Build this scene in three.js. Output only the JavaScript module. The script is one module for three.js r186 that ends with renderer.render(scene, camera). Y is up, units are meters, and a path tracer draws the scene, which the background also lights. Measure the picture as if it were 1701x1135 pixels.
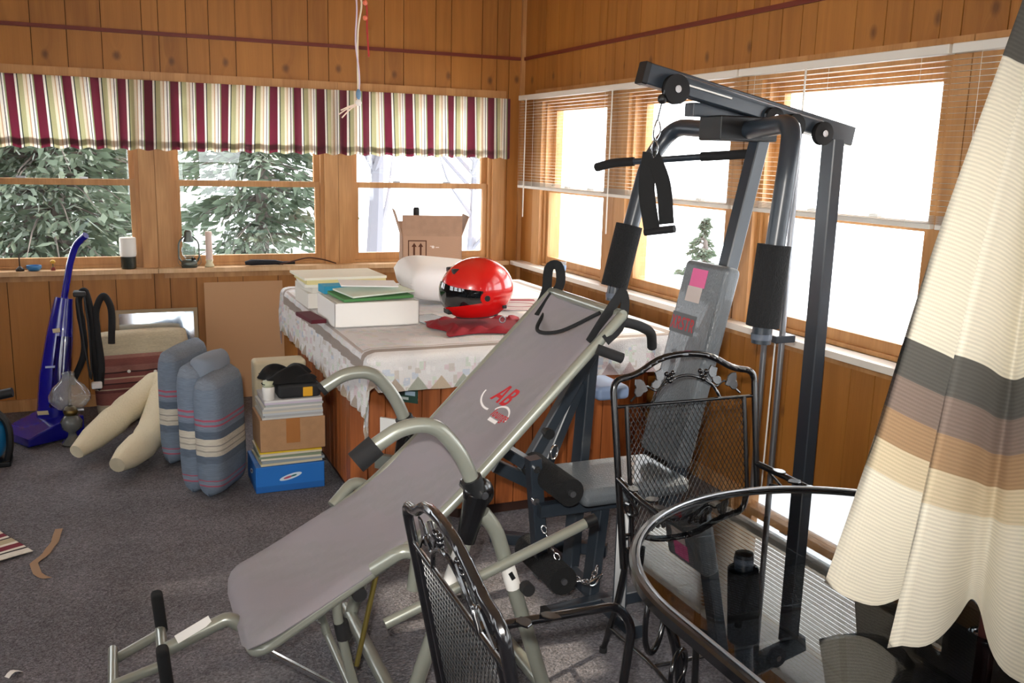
import * as THREE from 'three';
import { RoundedBoxGeometry } from 'three/addons/geometries/RoundedBoxGeometry.js';
import { mergeGeometries, toCreasedNormals, mergeVertices } from 'three/addons/utils/BufferGeometryUtils.js';

// ---------------------------------------------------------------- camera, sky, sun, exposure
const scene = new THREE.Scene();
const camera = new THREE.PerspectiveCamera(40.31, 1701 / 1135, 0.05, 400);
camera.position.set(-2.9372, 1.7238, 6.676);
camera.up.set(0.05438, 0.9804, -0.18939);
camera.lookAt(-2.9372 + 0.39047, 1.7238 - 0.19544, 6.676 - 0.89963);
scene.background = new THREE.Color(0.93, 0.97, 1.0);
scene.backgroundIntensity = 6.5;
const sun = new THREE.DirectionalLight(0xfff0d8, 5.0);
sun.position.set(9, 7.0, 1.0);
sun.target.position.set(-1.2, 0, 2.6);
sun.castShadow = true;
sun.shadow.mapSize.set(2048, 2048);
Object.assign(sun.shadow.camera, { left: -8, right: 8, top: 8, bottom: -8, near: 0.5, far: 40 });
sun.shadow.radius = 3;
scene.add(sun, sun.target);
const flash = new THREE.SpotLight(0xfffaf2, 26, 0, 0.64, 1, 2);   // the camera's own flash
flash.position.set(-2.99, 1.86, 6.66);
flash.target.position.set(-0.9, 0.9, 2.2);
flash.castShadow = true;
flash.shadow.radius = 1.5;
scene.add(flash, flash.target);
const renderer = new THREE.WebGLRenderer({ antialias: true });
renderer.toneMapping = THREE.LinearToneMapping;
renderer.toneMappingExposure = 1.1;
renderer.shadowMap.enabled = true;

// ---------------------------------------------------------------- helpers
const V = (x, y, z) => new THREE.Vector3(x, y, z);
let seed = 12345;
const rnd = () => { seed = (seed * 1664525 + 1013904223) >>> 0; return seed / 4294967296; };
const rr = (a, b) => a + (b - a) * rnd();
const pick = (a) => a[Math.floor(rnd() * a.length)];
const names = new Map();
function numbered(n) { const k = names.get(n) ?? 0; names.set(n, k + 1); return k ? n + '_' + String(k).padStart(3, '0') : n; }
function thing(name, label, category, p = [0, 0, 0], group) {
  const g = new THREE.Group(); g.name = numbered(name); g.position.set(...p); g.userData = { label, category };
  if (group) g.userData.group = group;
  scene.add(g); return g;
}
function structure(name, p = [0, 0, 0]) { const g = new THREE.Group(); g.name = name; g.position.set(...p); g.userData = { kind: 'structure' }; scene.add(g); return g; }
function lit(m) { m.castShadow = true; m.receiveShadow = true; return m; }
// geometry in the parent's own frame
function local(name, geo, mat, parent) { const m = lit(new THREE.Mesh(geo, mat)); m.name = name; parent.add(m); return m; }
// geometry in world coordinates, moved into the parent's frame (parents here only have a position)
function part(name, geo, mat, parent) {
  const o = V(0, 0, 0); let q = parent; while (q && q !== scene) { o.add(q.position); q = q.parent; }
  geo.translate(-o.x, -o.y, -o.z); return local(name, geo, mat, parent);
}
// a top-level thing of one mesh, geometry in the world, origin at its base
function solo(name, geo, mat, label, category, group) {
  geo.computeBoundingBox(); const b = geo.boundingBox, c = V((b.min.x + b.max.x) / 2, b.min.y, (b.min.z + b.max.z) / 2);
  geo.translate(-c.x, -c.y, -c.z);
  const m = lit(new THREE.Mesh(geo, mat)); m.name = numbered(name); m.position.copy(c); m.userData = { label, category };
  if (group) m.userData.group = group;
  scene.add(m); return m;
}
const merge = (list) => mergeGeometries(list.map((g) => { const n = g.index ? g.toNonIndexed() : g; for (const k of Object.keys(n.attributes)) if (!['position', 'normal', 'uv'].includes(k)) n.deleteAttribute(k); return n; }));
// uv in metres by the axis a face points along
function uvm(geo, s = 1, ox = 0, oy = 0) {
  const g = geo.index ? geo.toNonIndexed() : geo; if (!g.attributes.normal) g.computeVertexNormals();
  const p = g.attributes.position, n = g.attributes.normal, uv = new Float32Array(p.count * 2);
  for (let i = 0; i < p.count; i += 3) {
    let nx = 0, ny = 0, nz = 0; for (let k = 0; k < 3; k++) { nx += Math.abs(n.getX(i + k)); ny += Math.abs(n.getY(i + k)); nz += Math.abs(n.getZ(i + k)); }
    for (let k = 0; k < 3; k++) {
      const x = p.getX(i + k), y = p.getY(i + k), z = p.getZ(i + k);
      const [a, b] = ny >= nx && ny >= nz ? [x, z] : nx >= nz ? [z, y] : [x, y];
      uv[(i + k) * 2] = a * s + ox; uv[(i + k) * 2 + 1] = b * s + oy;
    }
  }
  g.setAttribute('uv', new THREE.BufferAttribute(uv, 2)); return g;
}
const box = (x0, x1, y0, y1, z0, z1) => { const g = new THREE.BoxGeometry(x1 - x0, y1 - y0, z1 - z0); g.translate((x0 + x1) / 2, (y0 + y1) / 2, (z0 + z1) / 2); return g; };
const rbox = (x0, x1, y0, y1, z0, z1, r = 0.008, s = 2) => { const g = new RoundedBoxGeometry(x1 - x0, y1 - y0, z1 - z0, s, r); g.translate((x0 + x1) / 2, (y0 + y1) / 2, (z0 + z1) / 2); return g; };
const turned = (g, rx = 0, ry = 0, rz = 0, p = [0, 0, 0]) => g.applyMatrix4(new THREE.Matrix4().compose(V(...p), new THREE.Quaternion().setFromEuler(new THREE.Euler(rx, ry, rz)), V(1, 1, 1)));
const circle = (r, n = 12, ry = r) => Array.from({ length: n }, (_, i) => [r * Math.cos(i / n * 2 * Math.PI), ry * Math.sin(i / n * 2 * Math.PI)]);
function rect(w, h, c = 0.004) { const a = w / 2, b = h / 2; return [[a, -b + c], [a, b - c], [a - c, b], [-a + c, b], [-a, b - c], [-a, -b + c], [-a + c, -b], [a - c, -b]]; }
function fillet(pts, r = 0.05, n = 6) {
  const P = pts.map((p) => (p.isVector3 ? p : V(...p))), out = [P[0]];
  for (let i = 1; i < P.length - 1; i++) {
    const a = P[i - 1].clone().sub(P[i]), b = P[i + 1].clone().sub(P[i]), k = Math.min(r, a.length() * 0.48, b.length() * 0.48);
    const p0 = P[i].clone().addScaledVector(a.normalize(), k), p2 = P[i].clone().addScaledVector(b.normalize(), k);
    for (let j = 0; j <= n; j++) { const t = j / n; out.push(p0.clone().multiplyScalar((1 - t) * (1 - t)).addScaledVector(P[i], 2 * t * (1 - t)).addScaledVector(p2, t * t)); }
  }
  out.push(P[P.length - 1]); return out;
}
const smooth = (pts, n = 24, closed = false) => new THREE.CatmullRomCurve3(pts.map((p) => (p.isVector3 ? p : V(...p))), closed, 'centripetal').getPoints(n);
function sweep(pts, prof, { closed = false, up = V(0, 1, 0), scale, crease = 0.6 } = {}) {
  const P = pts.map((p) => (p.isVector3 ? p : V(...p))); if (closed && P[0].distanceTo(P[P.length - 1]) < 1e-6) P.pop();
  const n = P.length, m = prof.length, T = P.map((p, i) => { const a = P[closed ? (i + n - 1) % n : Math.max(0, i - 1)], b = P[closed ? (i + 1) % n : Math.min(n - 1, i + 1)]; return b.clone().sub(a).normalize(); });
  let N = up.clone().addScaledVector(T[0], -up.dot(T[0])); if (N.length() < 1e-3) { N = V(1, 0, 0); N.addScaledVector(T[0], -N.dot(T[0])); } N.normalize();
  const pos = [], uv = []; let len = 0;
  for (let i = 0; i < n; i++) {
    if (i) { N.addScaledVector(T[i], -N.dot(T[i])).normalize(); len += P[i].distanceTo(P[i - 1]); }
    const Bv = T[i].clone().cross(N), s = scale ? scale(i / (n - 1)) : 1;
    for (let j = 0; j <= m; j++) { const [a, b] = prof[j % m]; const q = P[i].clone().addScaledVector(Bv, a * s).addScaledVector(N, b * s); pos.push(q.x, q.y, q.z); uv.push(j / m, len); }
  }
  const idx = [], row = m + 1, last = closed ? n : n - 1;
  for (let i = 0; i < last; i++) for (let j = 0; j < m; j++) { const a = i * row + j, b = ((i + 1) % n) * row + j; idx.push(a, b, a + 1, a + 1, b, b + 1); }
  if (!closed) for (const [e, s] of [[0, 1], [n - 1, -1]]) {
    const c = pos.length / 3; pos.push(P[e].x, P[e].y, P[e].z); uv.push(0.5, 0);
    for (let j = 0; j < m; j++) { const a = e * row + j, b = a + 1; s > 0 ? idx.push(c, a, b) : idx.push(c, b, a); }
  }
  const g = new THREE.BufferGeometry(); g.setAttribute('position', new THREE.Float32BufferAttribute(pos, 3)); g.setAttribute('uv', new THREE.Float32BufferAttribute(uv, 2)); g.setIndex(idx);
  return toCreasedNormals(g, crease);
}
const tube = (pts, r, { bend = 0.05, n = 10, ...o } = {}) => sweep(fillet(pts, bend), circle(r, n), { crease: 0.8, ...o });
const bar = (a, b, w, h, up) => sweep([a, b], rect(w, h), { up, crease: 0.5 });
const rod = (a, b, r, n = 10) => sweep([a, b], circle(r, n), { crease: 0.8 });
function lathe(profile, p = [0, 0, 0], n = 24) { const g = new THREE.LatheGeometry(profile.map(([r, y]) => new THREE.Vector2(Math.max(r, 1e-4), y)), n); g.translate(...p); return g; }
const ball = (r, p, sx = 1, sy = 1, sz = 1, n = 16) => { const g = new THREE.SphereGeometry(r, n, Math.ceil(n * 0.7)); g.scale(sx, sy, sz); g.translate(...p); return g; };
// a grid surface; f(u, v) returns [x, y, z]; with thick > 0 it gets a second side and edges
function sheet(nu, nv, f, thick = 0) {
  const pos = [], uv = [], idx = [];
  for (let j = 0; j <= nv; j++) for (let i = 0; i <= nu; i++) { const p = f(i / nu, j / nv); pos.push(...p); uv.push(i / nu, j / nv); }
  for (let j = 0; j < nv; j++) for (let i = 0; i < nu; i++) { const a = j * (nu + 1) + i, b = a + nu + 1; idx.push(a, a + 1, b, a + 1, b + 1, b); }
  const g = new THREE.BufferGeometry(); g.setAttribute('position', new THREE.Float32BufferAttribute(pos, 3)); g.setAttribute('uv', new THREE.Float32BufferAttribute(uv, 2)); g.setIndex(idx); g.computeVertexNormals();
  if (!thick) return g;
  const n = g.attributes.normal, c = pos.length / 3;
  for (let i = 0; i < c; i++) { pos.push(pos[i * 3] - n.getX(i) * thick, pos[i * 3 + 1] - n.getY(i) * thick, pos[i * 3 + 2] - n.getZ(i) * thick); uv.push(uv[i * 2], uv[i * 2 + 1]); }
  const k = idx.length; for (let i = 0; i < k; i += 3) idx.push(c + idx[i], c + idx[i + 2], c + idx[i + 1]);
  const edge = (a, b) => idx.push(a, c + a, b, b, c + a, c + b);
  for (let i = 0; i < nu; i++) { edge(i + 1, i); const a = nv * (nu + 1) + i; edge(a, a + 1); }
  for (let j = 0; j < nv; j++) { const a = j * (nu + 1); edge(a, a + nu + 1); edge(a + nu + 1 + nu, a + nu); }
  const h = new THREE.BufferGeometry(); h.setAttribute('position', new THREE.Float32BufferAttribute(pos, 3)); h.setAttribute('uv', new THREE.Float32BufferAttribute(uv, 2)); h.setIndex(idx);
  return toCreasedNormals(h, 1.0);
}
// a stuffed cushion in the xy plane, thickness along z, uv 0..1 on both faces
function cushion(w, h, t, { p = 6, n = 22, puff = 0.5, tuft = [] } = {}) {
  const side = (s) => sheet(n, n, (u, v) => {
    const a = u * 2 - 1, b = v * 2 - 1, e = Math.pow(Math.max(0, (1 - Math.abs(a) ** p) * (1 - Math.abs(b) ** p)), puff);
    const k = 1 - 0.06 * Math.abs(a) ** 4 * Math.abs(b) ** 4; let d = t / 2 * e;
    for (const [tu, tv] of tuft) d -= 0.25 * t * Math.exp(-(((u - tu) * w) ** 2 + ((v - tv) * h) ** 2) / 0.0012) * e;
    return s > 0 ? [a * w / 2 * k, b * h / 2 * k, d] : [-a * w / 2 * k, b * h / 2 * k, -d];
  });
  return toCreasedNormals(merge([side(1), side(-1)]), 1.2);
}

// ---------------------------------------------------------------- noise and textures
function hash(x, y, s) { let h = Math.imul(x, 374761393) ^ Math.imul(y, 668265263) ^ Math.imul(s, 2246822519); h = Math.imul(h ^ (h >>> 13), 1274126177); return ((h ^ (h >>> 16)) >>> 0) / 4294967296; }
function noise(x, y, s = 0, wx = 0, wy = 0) {
  const xi = Math.floor(x), yi = Math.floor(y), fx = x - xi, fy = y - yi, a = fx * fx * (3 - 2 * fx), b = fy * fy * (3 - 2 * fy);
  const X = (k) => (wx ? ((k % wx) + wx) % wx : k), Y = (k) => (wy ? ((k % wy) + wy) % wy : k);
  const p = hash(X(xi), Y(yi), s), q = hash(X(xi + 1), Y(yi), s), r = hash(X(xi), Y(yi + 1), s), t = hash(X(xi + 1), Y(yi + 1), s);
  return p + (q - p) * a + (r - p) * b + (p - q - r + t) * a * b;
}
const fbm = (x, y, s, wx, wy) => (noise(x, y, s, wx, wy) * 4 + noise(x * 2, y * 2, s + 1, wx * 2, wy * 2) * 2 + noise(x * 4, y * 4, s + 2, wx * 4, wy * 4)) / 7;
function pixelTexture(w, h, f, { srgb = true } = {}) {
  const d = new Uint8Array(w * h * 4);
  for (let y = 0; y < h; y++) for (let x = 0; x < w; x++) { const c = f(x / w, y / h, x, y), o = (y * w + x) * 4; d[o] = Math.max(0, Math.min(255, c[0])); d[o + 1] = Math.max(0, Math.min(255, c[1])); d[o + 2] = Math.max(0, Math.min(255, c[2])); d[o + 3] = 255; }
  const t = new THREE.DataTexture(d, w, h, THREE.RGBAFormat); t.magFilter = THREE.LinearFilter; t.minFilter = THREE.LinearMipmapLinearFilter; t.generateMipmaps = true; t.wrapS = t.wrapT = THREE.RepeatWrapping; t.anisotropy = 8;
  if (srgb) t.colorSpace = THREE.SRGBColorSpace; t.needsUpdate = true; return t;
}
function drawn(w, h, f) { const c = document.createElement('canvas'); c.width = w; c.height = h; f(c.getContext('2d'), w, h); const t = new THREE.CanvasTexture(c); t.colorSpace = THREE.SRGBColorSpace; t.wrapS = t.wrapT = THREE.RepeatWrapping; t.anisotropy = 8; return t; }
const mix = (a, b, t) => a.map((x, i) => x + (b[i] - x) * t);
const hex = (s) => [parseInt(s.slice(1, 3), 16), parseInt(s.slice(3, 5), 16), parseInt(s.slice(5, 7), 16)];
const std = (color, roughness = 0.6, o = {}) => new THREE.MeshStandardMaterial({ color, roughness, ...o });
const phys = (color, roughness = 0.6, o = {}) => new THREE.MeshPhysicalMaterial({ color, roughness, ...o });

// knotty pine, eight board columns wide; v runs once over 2.44 m of wall
const COLS = 8;
function pine(base, dark, knotAt, s0) {
  const K = Array.from({ length: COLS }, (_, c) => [[0.3 + 0.4 * hash(c, 1, s0), knotAt + 0.012 * (hash(c, 2, s0) - 0.5), c % 2 ? 0 : 0.8], [0.3 + 0.4 * hash(c, 3, s0), 0.1 + hash(c, 4, s0) * 0.25, hash(c, 5, s0) > 0.6 ? 0.6 : 0]]);
  return pixelTexture(1024, 1024, (u, v) => {
    const c = Math.floor(u * COLS), x = u * COLS - c; let w = x, k = 0;
    for (const [kx, ky, on] of K[c]) if (on) { const dx = (x - kx) * 0.16, dy = (v - ky) * 2.44, r = Math.hypot(dx / 0.012, dy / 0.022); k = Math.max(k, on * Math.max(0, Math.min(1, (1.7 - r) * 0.8)) * (0.75 + 0.25 * noise(x * 60, v * 150, 7))); w += (x - kx > 0 ? 1 : -1) * 0.16 * Math.exp(-r * r / 7); }
    const tone = hash(c, 9, s0), ring = noise(w * 9 + 3 * fbm(w * 2, v * 5, s0 + c, 0, 0), v * 2.2 + c * 7, s0 + 20), fine = noise(w * 70, v * 26, s0 + 40 + c);
    let g = 0.5 * ring + 0.25 * fine + 0.25 * noise(w * 3, v * 9, s0 + 60 + c);
    const col = mix(mix(base, dark, 0.12 + 0.6 * g), base.map((q) => q * 1.12), 0.4 * tone);
    return mix(col, [66, 40, 22], 0.72 * k);
  });
}
const pineA = pine(hex('#b47a36'), hex('#7b491a'), 0.932, 3), pineB = pine(hex('#b47a36'), hex('#7b491a'), 0.932, 11);
const grain = (base, dark, s, f = 1) => pixelTexture(512, 512, (u, v) => mix(base, dark, 0.6 * noise(u * 14 * f + 2 * noise(u * 3, v * 2, s, 3, 2), v * 3, s + 2, 0, 3) + 0.3 * noise(u * 90, v * 10, s + 3, 90, 10)));
const trimTex = grain(hex('#cc9a64'), hex('#a06f3e'), 21), sillTex = grain(hex('#e2bf95'), hex('#c39a6c'), 27), tubTex = grain(hex('#ad6332'), hex('#713a18'), 33);
const carpetTex = pixelTexture(1024, 1024, (u, v) => {
  const w = noise(u * 130 + v * 40, v * 190, 5), b = noise(u * 300, v * 300, 6, 300, 300), p = fbm(u * 6, v * 6, 7, 6, 6);
  const g = 0.45 + 0.32 * w + 0.22 * b + 0.22 * (p - 0.5); return [122 * g + 14, 119 * g + 14, 124 * g + 15];
});
const carpetBump = pixelTexture(512, 512, (u, v) => { const g = 255 * (0.6 * noise(u * 130, v * 150, 8, 130, 150) + 0.4 * noise(u * 250, v * 250, 9, 250, 250)); return [g, g, g]; }, { srgb: false });
const weaveBump = pixelTexture(256, 256, (u, v, x, y) => { const g = 128 + 60 * Math.sin(x * Math.PI / 4) * Math.sin(y * Math.PI / 4) + 50 * (hash(x, y, 3) - 0.5); return [g, g, g]; }, { srgb: false });
const speck = pixelTexture(256, 256, (u, v, x, y) => { const g = 228 + 14 * noise(u * 20, v * 20, 2, 20, 20) + 12 * hash(x, y, 5); return [g, g, g]; });
const foamBump = pixelTexture(256, 256, (u, v, x, y) => { const g = 255 * noise(u * 60, v * 60, 4, 60, 60); return [g, g, g]; }, { srgb: false });
const rep = (t, x, y = x) => { const c = t.clone(); c.repeat.set(x, y); c.needsUpdate = true; return c; };

const M = {
  wallA: std(0xffffff, 0.52, { map: pineA }), wallB: std(0xffffff, 0.52, { map: pineB }), backing: std(0x5b3718, 0.9),
  trim: std(0xffffff, 0.5, { map: rep(trimTex, 1.6, 1.2) }), strip: std(0x6e2a1c, 0.5), whiteSill: std(0xeae4da, 0.3), sillWood: std(0xffffff, 0.4, { map: rep(sillTex, 1.6, 1.2) }),
  glass: phys(0xffffff, 0.0, { transmission: 1, thickness: 0, ior: 1.45 }),
  carpet: std(0xffffff, 1, { map: rep(carpetTex, 0.9), bumpMap: rep(carpetBump, 1.2), bumpScale: 0.006 }),
  ceiling: std(0xffffff, 0.8, { map: rep(sillTex, 0.8) }), black: std(0x111214, 0.5), blackGloss: phys(0x0c0c0e, 0.22, { clearcoat: 0.6, clearcoatRoughness: 0.15 }),
  rubber: std(0x151517, 0.85), foam: std(0x17181a, 0.95, { bumpMap: rep(foamBump, 3), bumpScale: 0.003 }), chrome: std(0xd6d8da, 0.2, { metalness: 1 }), steel: std(0x9a9ca0, 0.35, { metalness: 0.9 }),
  gym: phys(0x2b333c, 0.34, { clearcoat: 0.15, clearcoatRoughness: 0.3 }), beige: phys(0x8d9086, 0.3, { clearcoat: 0.5, clearcoatRoughness: 0.2, metalness: 0.3 }),
  canvas: std(0x8b858b, 0.85, { bumpMap: rep(weaveBump, 10), bumpScale: 0.0008 }), vinyl: phys(0x636a70, 0.3, { clearcoat: 0.2, bumpMap: rep(foamBump, 2), bumpScale: 0.001 }),
  white: std(0xe9e8e4, 0.6), paper: std(0xf0efe9, 0.85), blindWhite: std(0xe6e2d8, 0.45), card: std(0xb58d67, 0.9, { map: rep(speck, 2) }), tub: std(0xffffff, 0.45, { map: rep(tubTex, 2, 1) }), darkWood: std(0x33190e, 0.6),
};

// ---------------------------------------------------------------- the room: floor, ceiling, walls, trim
const XL = -5.6, ZF = 8.6, HC = 3.05, GT = 2.05, GB = 1.0, ST = 0.065;
const OY0 = GB - 0.07, OY1 = GT + 0.07;                     // window openings, bottom and top
const floor = lit(new THREE.Mesh(uvm(box(XL - 0.2, 0.2, -0.12, 0, -0.2, ZF + 0.2)), M.carpet)); floor.name = 'floor'; floor.userData = { kind: 'structure' }; scene.add(floor);
const ceiling = lit(new THREE.Mesh(uvm(box(XL - 0.2, 0.2, HC, HC + 0.12, -0.2, ZF + 0.2)), M.ceiling)); ceiling.name = 'ceiling'; ceiling.userData = { kind: 'structure' }; scene.add(ceiling);
const glassA = [[-3.71, -2.802], [-2.489, -1.58], [-1.268, -0.3]], glassB = [[0.45, 1.303], [1.69, 2.61], [2.95, 3.915], [4.27, 5.2]];
const openings = (list) => list.map(([a, b]) => [a - ST, b + ST]);
// a wall in its own frame: x along it, y up, z into the room; wall body behind z = -0.014, boards in front
function wall(name, pos, turn, len0, len1, open, mat, seen) {
  const g = structure(name, pos); g.rotation.y = turn;
  const bodies = [], T0 = -0.16, T1 = -0.014; let at = len0;
  for (const [a, b] of open) { bodies.push(box(at, a, 0, HC, T0, T1), box(a, b, 0, OY0, T0, T1), box(a, b, OY1, HC, T0, T1)); at = b; }
  bodies.push(box(at, len1, 0, HC, T0, T1)); local('wall_body', uvm(merge(bodies)), M.backing, g);
  // boards of uneven width; each is a box of its own, broken at the openings and at the strip 2.44 m up
  const [s0, s1] = seen; let x = s0, k = Math.floor(rnd() * 8);
  const board = (a, b, y0, y1, c) => {
    if (b - a < 0.02) return; const q = box(a + 0.0022, b - 0.0022, y0, y1, T1, -rnd() * 0.0015), p = q.attributes.position, uv = q.attributes.uv;
    for (let i = 0; i < p.count; i++) uv.setXY(i, (c + Math.min(0.97, 0.03 + (p.getX(i) - a) / 0.2)) / COLS, p.getY(i) / 2.44 - (y0 > 2.4 ? 0.55 : 0));
    local('board', q, mat, g);
  };
  while (x < s1 - 0.01) {
    const w = pick([0.1, 0.14, 0.2, 0.17, 0.24, 0.12]), e = Math.min(s1, x + w), c = k++ % COLS;
    let cuts = [[x, e]];
    board(x, e, 2.44, HC, (c + 3) % COLS);
    for (const [a, b] of open) {                         // the part of the board that runs beside the openings
      cuts = cuts.flatMap(([p, q]) => (q <= a || p >= b ? [[p, q]] : [[p, Math.min(q, a)], [Math.max(p, b), q]].filter(([m, n]) => n - m > 0.02)));
    }
    if (cuts.length === 1 && cuts[0][0] === x && cuts[0][1] === e) board(x, e, 0, 2.44, c);
    else { board(x, e, 0, OY0, c); board(x, e, OY1, 2.44, c); for (const [p, q] of cuts) board(p, q, OY0, OY1, c); }
    x = e;
  }
  return g;
}
wall('wall_back', [0, 0, 0], 0, XL, 0.16, openings([[-5.1, -4.1], ...glassA]), M.wallA, [-4.1, 0]);
wall('wall_right', [0, 0, 0], -Math.PI / 2, -0.16, ZF, openings([...glassB, [5.6, 6.6], [6.95, 7.95]]), M.wallB, [0, 5.4]);
wall('wall_left', [XL, 0, 0], Math.PI / 2, -ZF, 0.16, openings([[-8.0, -6.9], [-6.5, -5.4], [-5.0, -3.9], [-3.5, -2.4]]), M.wallA, [-0.02, 0]);
wall('wall_front', [0, 0, ZF], Math.PI, -0.16, -XL + 0.16, openings([[0.6, 1.6], [1.85, 2.65]]), M.wallA, [0, 0.02]);
const trimPiece = (n, g, m = M.strip) => { const o = lit(new THREE.Mesh(uvm(g), m)); o.name = 'trim_' + n; o.userData = { kind: 'structure' }; scene.add(o); };
trimPiece(1, box(XL, -0.012, 2.428, 2.452, 0, 0.012)); trimPiece(2, box(-0.012, 0, 2.428, 2.452, 0, ZF));
trimPiece(3, box(-0.03, 0, 0, HC, 0, 0.03), M.trim);                                // corner bead
for (const [n, g] of [['back', box(XL, -0.012, 0, 0.08, 0, 0.014)], ['right', box(-0.014, 0, 0, 0.08, 0.014, ZF)]]) { const o = lit(new THREE.Mesh(uvm(g), M.trim)); o.name = 'baseboard_' + n; o.userData = { kind: 'structure' }; scene.add(o); }

// ---------------------------------------------------------------- double-hung windows
const sashGeos = new Map();
function windowUnit(n, pos, turn, [a, b], left, right) {
  const g = structure('window_' + n, pos); g.rotation.y = turn; const w = (y0, y1, x0, x1, z0, z1) => box(x0, x1, y0, y1, z0, z1);
  const add = (name, list, m, par = g) => local(name, uvm(Array.isArray(list) ? merge(list) : list), m, par);
  const oa = a - ST, ob = b + ST, mid = 1.49;
  add('jamb', [w(OY0, OY1, oa, oa + 0.02, -0.15, -0.012), w(OY0, OY1, ob - 0.02, ob, -0.15, -0.012), w(OY1 - 0.02, OY1, oa + 0.02, ob - 0.02, -0.15, -0.012), w(OY0, OY0 + 0.02, oa + 0.02, ob - 0.02, -0.15, -0.012)], M.trim);
  add('casing', w(OY0, OY1 + 0.08, oa - left, oa + 0.006, -0.012, 0.018), M.trim); add('casing', w(OY0, OY1 + 0.08, ob - 0.006, ob + right, -0.012, 0.018), M.trim);
  add('casing', w(OY1 - 0.006, OY1 + 0.08, oa + 0.006, ob - 0.006, -0.012, 0.018), M.trim);
  for (const x of [oa + 0.026, ob - 0.026]) add('stop_bead', w(OY0 + 0.02, OY1 - 0.02, x - 0.006, x + 0.006, -0.03, -0.012), M.trim);
  const lower = add('lower_sash', [w(OY0 + 0.02, mid + 0.02, oa + 0.02, a, -0.07, -0.032), w(OY0 + 0.02, mid + 0.02, b, ob - 0.02, -0.07, -0.032), w(OY0 + 0.02, GB, a, b, -0.07, -0.032), w(mid - 0.02, mid + 0.02, a, b, -0.07, -0.032)], M.trim);
  add('pane', w(GB - 0.005, mid - 0.015, a - 0.005, b + 0.005, -0.053, -0.049), M.glass, lower);
  for (const x of [a + (b - a) * 0.3, a + (b - a) * 0.7]) add('sash_lock', w(mid + 0.02, mid + 0.032, x - 0.025, x + 0.025, -0.065, -0.04), M.steel, lower);
  const upper = add('upper_sash', [w(mid - 0.02, OY1 - 0.02, oa + 0.02, a, -0.112, -0.074), w(mid - 0.02, OY1 - 0.02, b, ob - 0.02, -0.112, -0.074), w(GT, OY1 - 0.02, a, b, -0.112, -0.074), w(mid - 0.02, mid + 0.018, a, b, -0.112, -0.074)], M.trim);
  add('pane', w(mid + 0.013, GT + 0.005, a - 0.005, b + 0.005, -0.095, -0.091), M.glass, upper);
  return g;
}
function sill(parent, x0, x1, m = M.sillWood) { local('window_sill', uvm(box(x0, x1, OY0 - 0.03, OY0, -0.015, 0.10)), m, parent); local('apron', uvm(box(x0 + 0.04, x1 - 0.04, OY0 - 0.075, OY0 - 0.03, 0, 0.014)), M.trim, parent); }
const wa = glassA.map((g, i) => windowUnit(i + 1, [0, 0, 0], 0, g, 0.09, i === 2 ? 0.09 : 0.09));
wa.forEach((w, i) => sill(w, glassA[i][0] - ST - 0.1, glassA[i][1] + ST + (i === 2 ? 0.13 : 0.1) - 0.02));
const gapL = [0.12, 0.128, 0.1, 0.11], gapR = [0.126, 0.1, 0.11, 0.1];
const wb = glassB.map((g, i) => windowUnit(i + 4, [0, 0, 0], -Math.PI / 2, g, gapL[i], gapR[i]));
sill(wb[0], 0.06, 5.45, M.whiteSill);
windowUnit(8, [0, 0, 0], 0, [-5.1, -4.1], 0.09, 0.09);
windowUnit(9, [0, 0, 0], -Math.PI / 2, [5.6, 6.6], 0.09, 0.09); windowUnit(10, [0, 0, 0], -Math.PI / 2, [6.95, 7.95], 0.09, 0.09);
[[-8.0, -6.9], [-6.5, -5.4], [-5.0, -3.9], [-3.5, -2.4]].forEach((g, i) => windowUnit(11 + i, [XL, 0, 0], Math.PI / 2, g, 0.09, 0.09));
[[0.6, 1.6], [1.85, 2.65]].forEach((g, i) => windowUnit(15 + i, [0, 0, ZF], Math.PI, g, 0.09, 0.09));

// ---------------------------------------------------------------- horizontal blinds on the right wall, half lowered
function blind(z0, z1, bottom, label, wandAt) {
  const g = thing('window_blind', label, 'blind', [-0.05, bottom, (z0 + z1) / 2], 'white slatted blinds on the right wall');
  part('headrail', rbox(-0.072, -0.034, 2.132, 2.168, z0, z1, 0.004, 1), M.blindWhite, g);
  const slat = new THREE.BoxGeometry(0.025, 0.0008, z1 - z0 - 0.012), n = Math.round((2.13 - bottom - 0.06) / 0.0213);
  for (let i = 0; i < 9; i++) { const m = local('slat', slat, M.blindWhite, g); m.position.set(-0.003 + 0.001 * Math.sin(i * 2.3), 0.0165 + i * 0.0036, 0); }
  for (let i = 0; i < n; i++) { const m = local('slat', slat, M.blindWhite, g); m.position.set(-0.003, 0.062 + i * 0.0213, 0); m.rotation.z = 0.03 + 0.01 * Math.sin(i * 1.7); }
  part('bottom_rail', rbox(-0.066, -0.04, bottom - 0.006, bottom + 0.014, z0 + 0.004, z1 - 0.004, 0.003, 1), M.blindWhite, g);
  for (let k = 0; k < 3; k++) { const z = z0 + (z1 - z0) * (0.1 + 0.4 * k); part('ladder_cord', rod(V(-0.067, bottom, z), V(-0.067, 2.14, z), 0.0009, 5), M.blindWhite, g); }
  for (const [z, y] of wandAt) part('tilt_wand', rod(V(-0.085, 2.135, z), V(-0.088, y, z), 0.0045, 6), M.blindWhite, g);
}
blind(0.08, 2.755, 1.495, 'long white slatted blind over the two windows next to the room corner', [[0.25, 1.28], [1.54, 1.26]]);
blind(2.77, 4.03, 1.495, 'shorter white slatted blind behind the home gym, over the middle window', [[3.275, 0.98]]);
blind(4.045, 5.35, 1.495, 'white slatted blind partly hidden behind the closed umbrella', []);

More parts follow.
